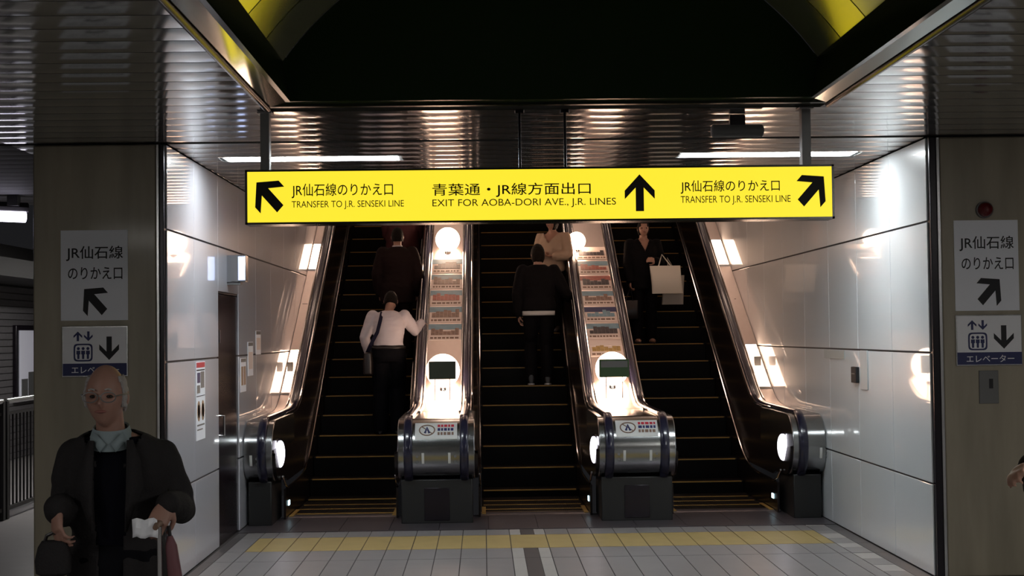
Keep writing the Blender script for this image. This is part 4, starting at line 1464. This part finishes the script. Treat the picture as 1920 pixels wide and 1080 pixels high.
tp = fuse(mb, 'wrap_top', M['beige_cloth'], .010, bw_, 3, wrinkle=.008, cut=lambda c, n: c.z > J['neck'].z - .01 or (c.y < -.03 and abs(c.x) < (c.z - J['chest'].z - .02) * .8))
trousers(bw_, J, k, 'black_cloth', .014); shoes(bw_, J, k)

# --- woman in black coming down the right escalator -----------------------------------------------------------
px_, (pd, pz) = 2.12, stand_on(DS3, 18.85)
H = 1.62
J, k = base_pose(H)
J['el_l'] = V(.245, .02, 1.11) * k; J['wr_l'] = V(.135, -.17, 1.13) * k
J['el_r'] = V(-.22, .03, 1.08) * k; J['wr_r'] = V(-.205, -.05, .86) * k
wk, w2, hm, hc = person('woman in black coming down the right escalator with a large white bag', (px_, pd, pz), .10, H, J, k,
    hands=(('l', (-.8, -.4, .2), (-.2, .9, -.3), .8), ('r', (0, -.15, -1), (1, 0, 0), .7)), head_turn=(-.05, .0))
face_parts(wk, hm, hc, k)
hair_cap(wk, hm, hc, k, 'hair_dark', lambda d: d.z > .55 or (d.y > -.35 and d.z > -.7) or (d.z > .2 and abs(d.x) > .6), 1.07)
mb = MB(); torso(mb, J, k, .024, z_low=.16, flare=1.02, w=.93); sleeves(mb, J, k, .014, .97)
fuse(mb, 'jacket', M['black_cloth'], .010, wk, 3, wrinkle=.006, cut=lambda c, n: c.z > J['neck'].z + .01 or (c.y < -.03 and abs(c.x) < (c.z - J['chest'].z - .02) * .45))
trousers(wk, J, k, 'black_cloth', .012, seed=15)
for s in 'rl':
    a = J['ank_' + s]; m = MB(); m.loft([ring(a + V(0, -.03, -.083), .042, .11, 20, 2.2), ring(a + V(0, -.03, -.07), .042, .11, 20, 2.2), ring(a + V(0, .01, -.05), .036, .06, 20, 2.2)])
    m.build('shoe', M['shoe'], wk, local=True)
cw, sw_ = math.cos(.10), math.sin(.10)


def ww(v): return V(px_ + v.x * cw - v.y * sw_, pd + v.x * sw_ + v.y * cw, pz + v.z)


def tote(name, label, c, w_, h_, th, mt, tilt, handle_top):
    """soft rectangular bag: front panels bulging, two straps"""
    t = thing(name, label, 'bag', (c.x, c.y, c.z - h_ / 2))
    m = MB(); rows = []
    for i in range(9):
        u = i / 8; z = c.z - h_ / 2 + h_ * u
        bul = th * (.55 + .45 * math.sin(PI * min(1, u * 1.15 + .05))) * (1 if u < .9 else .6)
        rr = ring((c.x + tilt * (u - .5), c.y, z), w_ / 2 * (1 - .03 * math.sin(PI * u)), bul, 32, 6)
        rows.append(rr)
    m.loft(rows)
    m.build('bag_body', M[mt], t)
    for q in (-1, 1):
        m = MB(); zt = c.z + h_ / 2 - .02
        a = V(c.x - w_ * .22 + tilt * .5, c.y + q * th * .4, zt); b_ = V(c.x + w_ * .22 + tilt * .5, c.y + q * th * .4, zt)
        m.tube([a, a.lerp(handle_top, .6) , handle_top + V(0, q * .006, .0), b_.lerp(handle_top, .6), b_], .006, 8)
        m.build('strap', M[mt], t)
    return t


h1 = ww(J['wr_l'] + V(-.06, -.03, .01))
tote('white_bag', 'large white bag hanging from the arm of the woman in black', V(px_ + .265, pd - .24, pz + .83), .40, .36, .055, 'bag_white', -.03, V(px_ + .22, pd - .17, pz + 1.16))
tote('paper_bag', 'pale grey bag just behind the large white bag of the woman in black', V(px_ + .37, pd - .10, pz + .70), .28, .38, .05, 'bag_grey', .02, V(px_ + .30, pd - .10, pz + 1.12))
h2 = ww(J['wr_r'] + V(0, -.02, -.09))
tote('dark_handbag', 'dark handbag hanging low from the right hand of the woman in black', V(h2.x - .02, h2.y, h2.z - .28), .24, .24, .06, 'leather', 0, V(h2.x, h2.y, h2.z + .01))

# --- passer-by whose hand just enters at the right edge ----------------------------------------------------------
H = 1.68
J, k = base_pose(H)
J['el_l'] += V(.0, .05, 0); J['wr_l'] += V(.01, -.03, .04)
J['el_r'] = V(-.25, .02, 1.14) * k; J['wr_r'] = V(-.385, -.19, 1.305) * k
pb, p2, hm, hc = person('passer-by at the right edge showing only a hand and a dark sleeve', (2.40, 5.5, 0), 0, H, J, k,
    hands=(('r', (-.7, -.5, -.05), (.3, -.3, -.8), .6), ('l', (0, -.2, -1), (-1, 0, 0), .6)))
face_parts(pb, hm, hc, k)
hair_cap(pb, hm, hc, k, 'hair_dark', lambda d: d.z > .45 or (d.y > -.25 and d.z > -.5), 1.06)
mb = MB(); torso(mb, J, k, .03, z_low=.2); sleeves(mb, J, k, .016, .97)
fuse(mb, 'jacket', M['suit_brown'], .011, pb, 3, wrinkle=.006, cut=lambda c, n: c.z > J['neck'].z + .02)
trousers(pb, J, k, 'trouser_black', .016); shoes(pb, J, k)
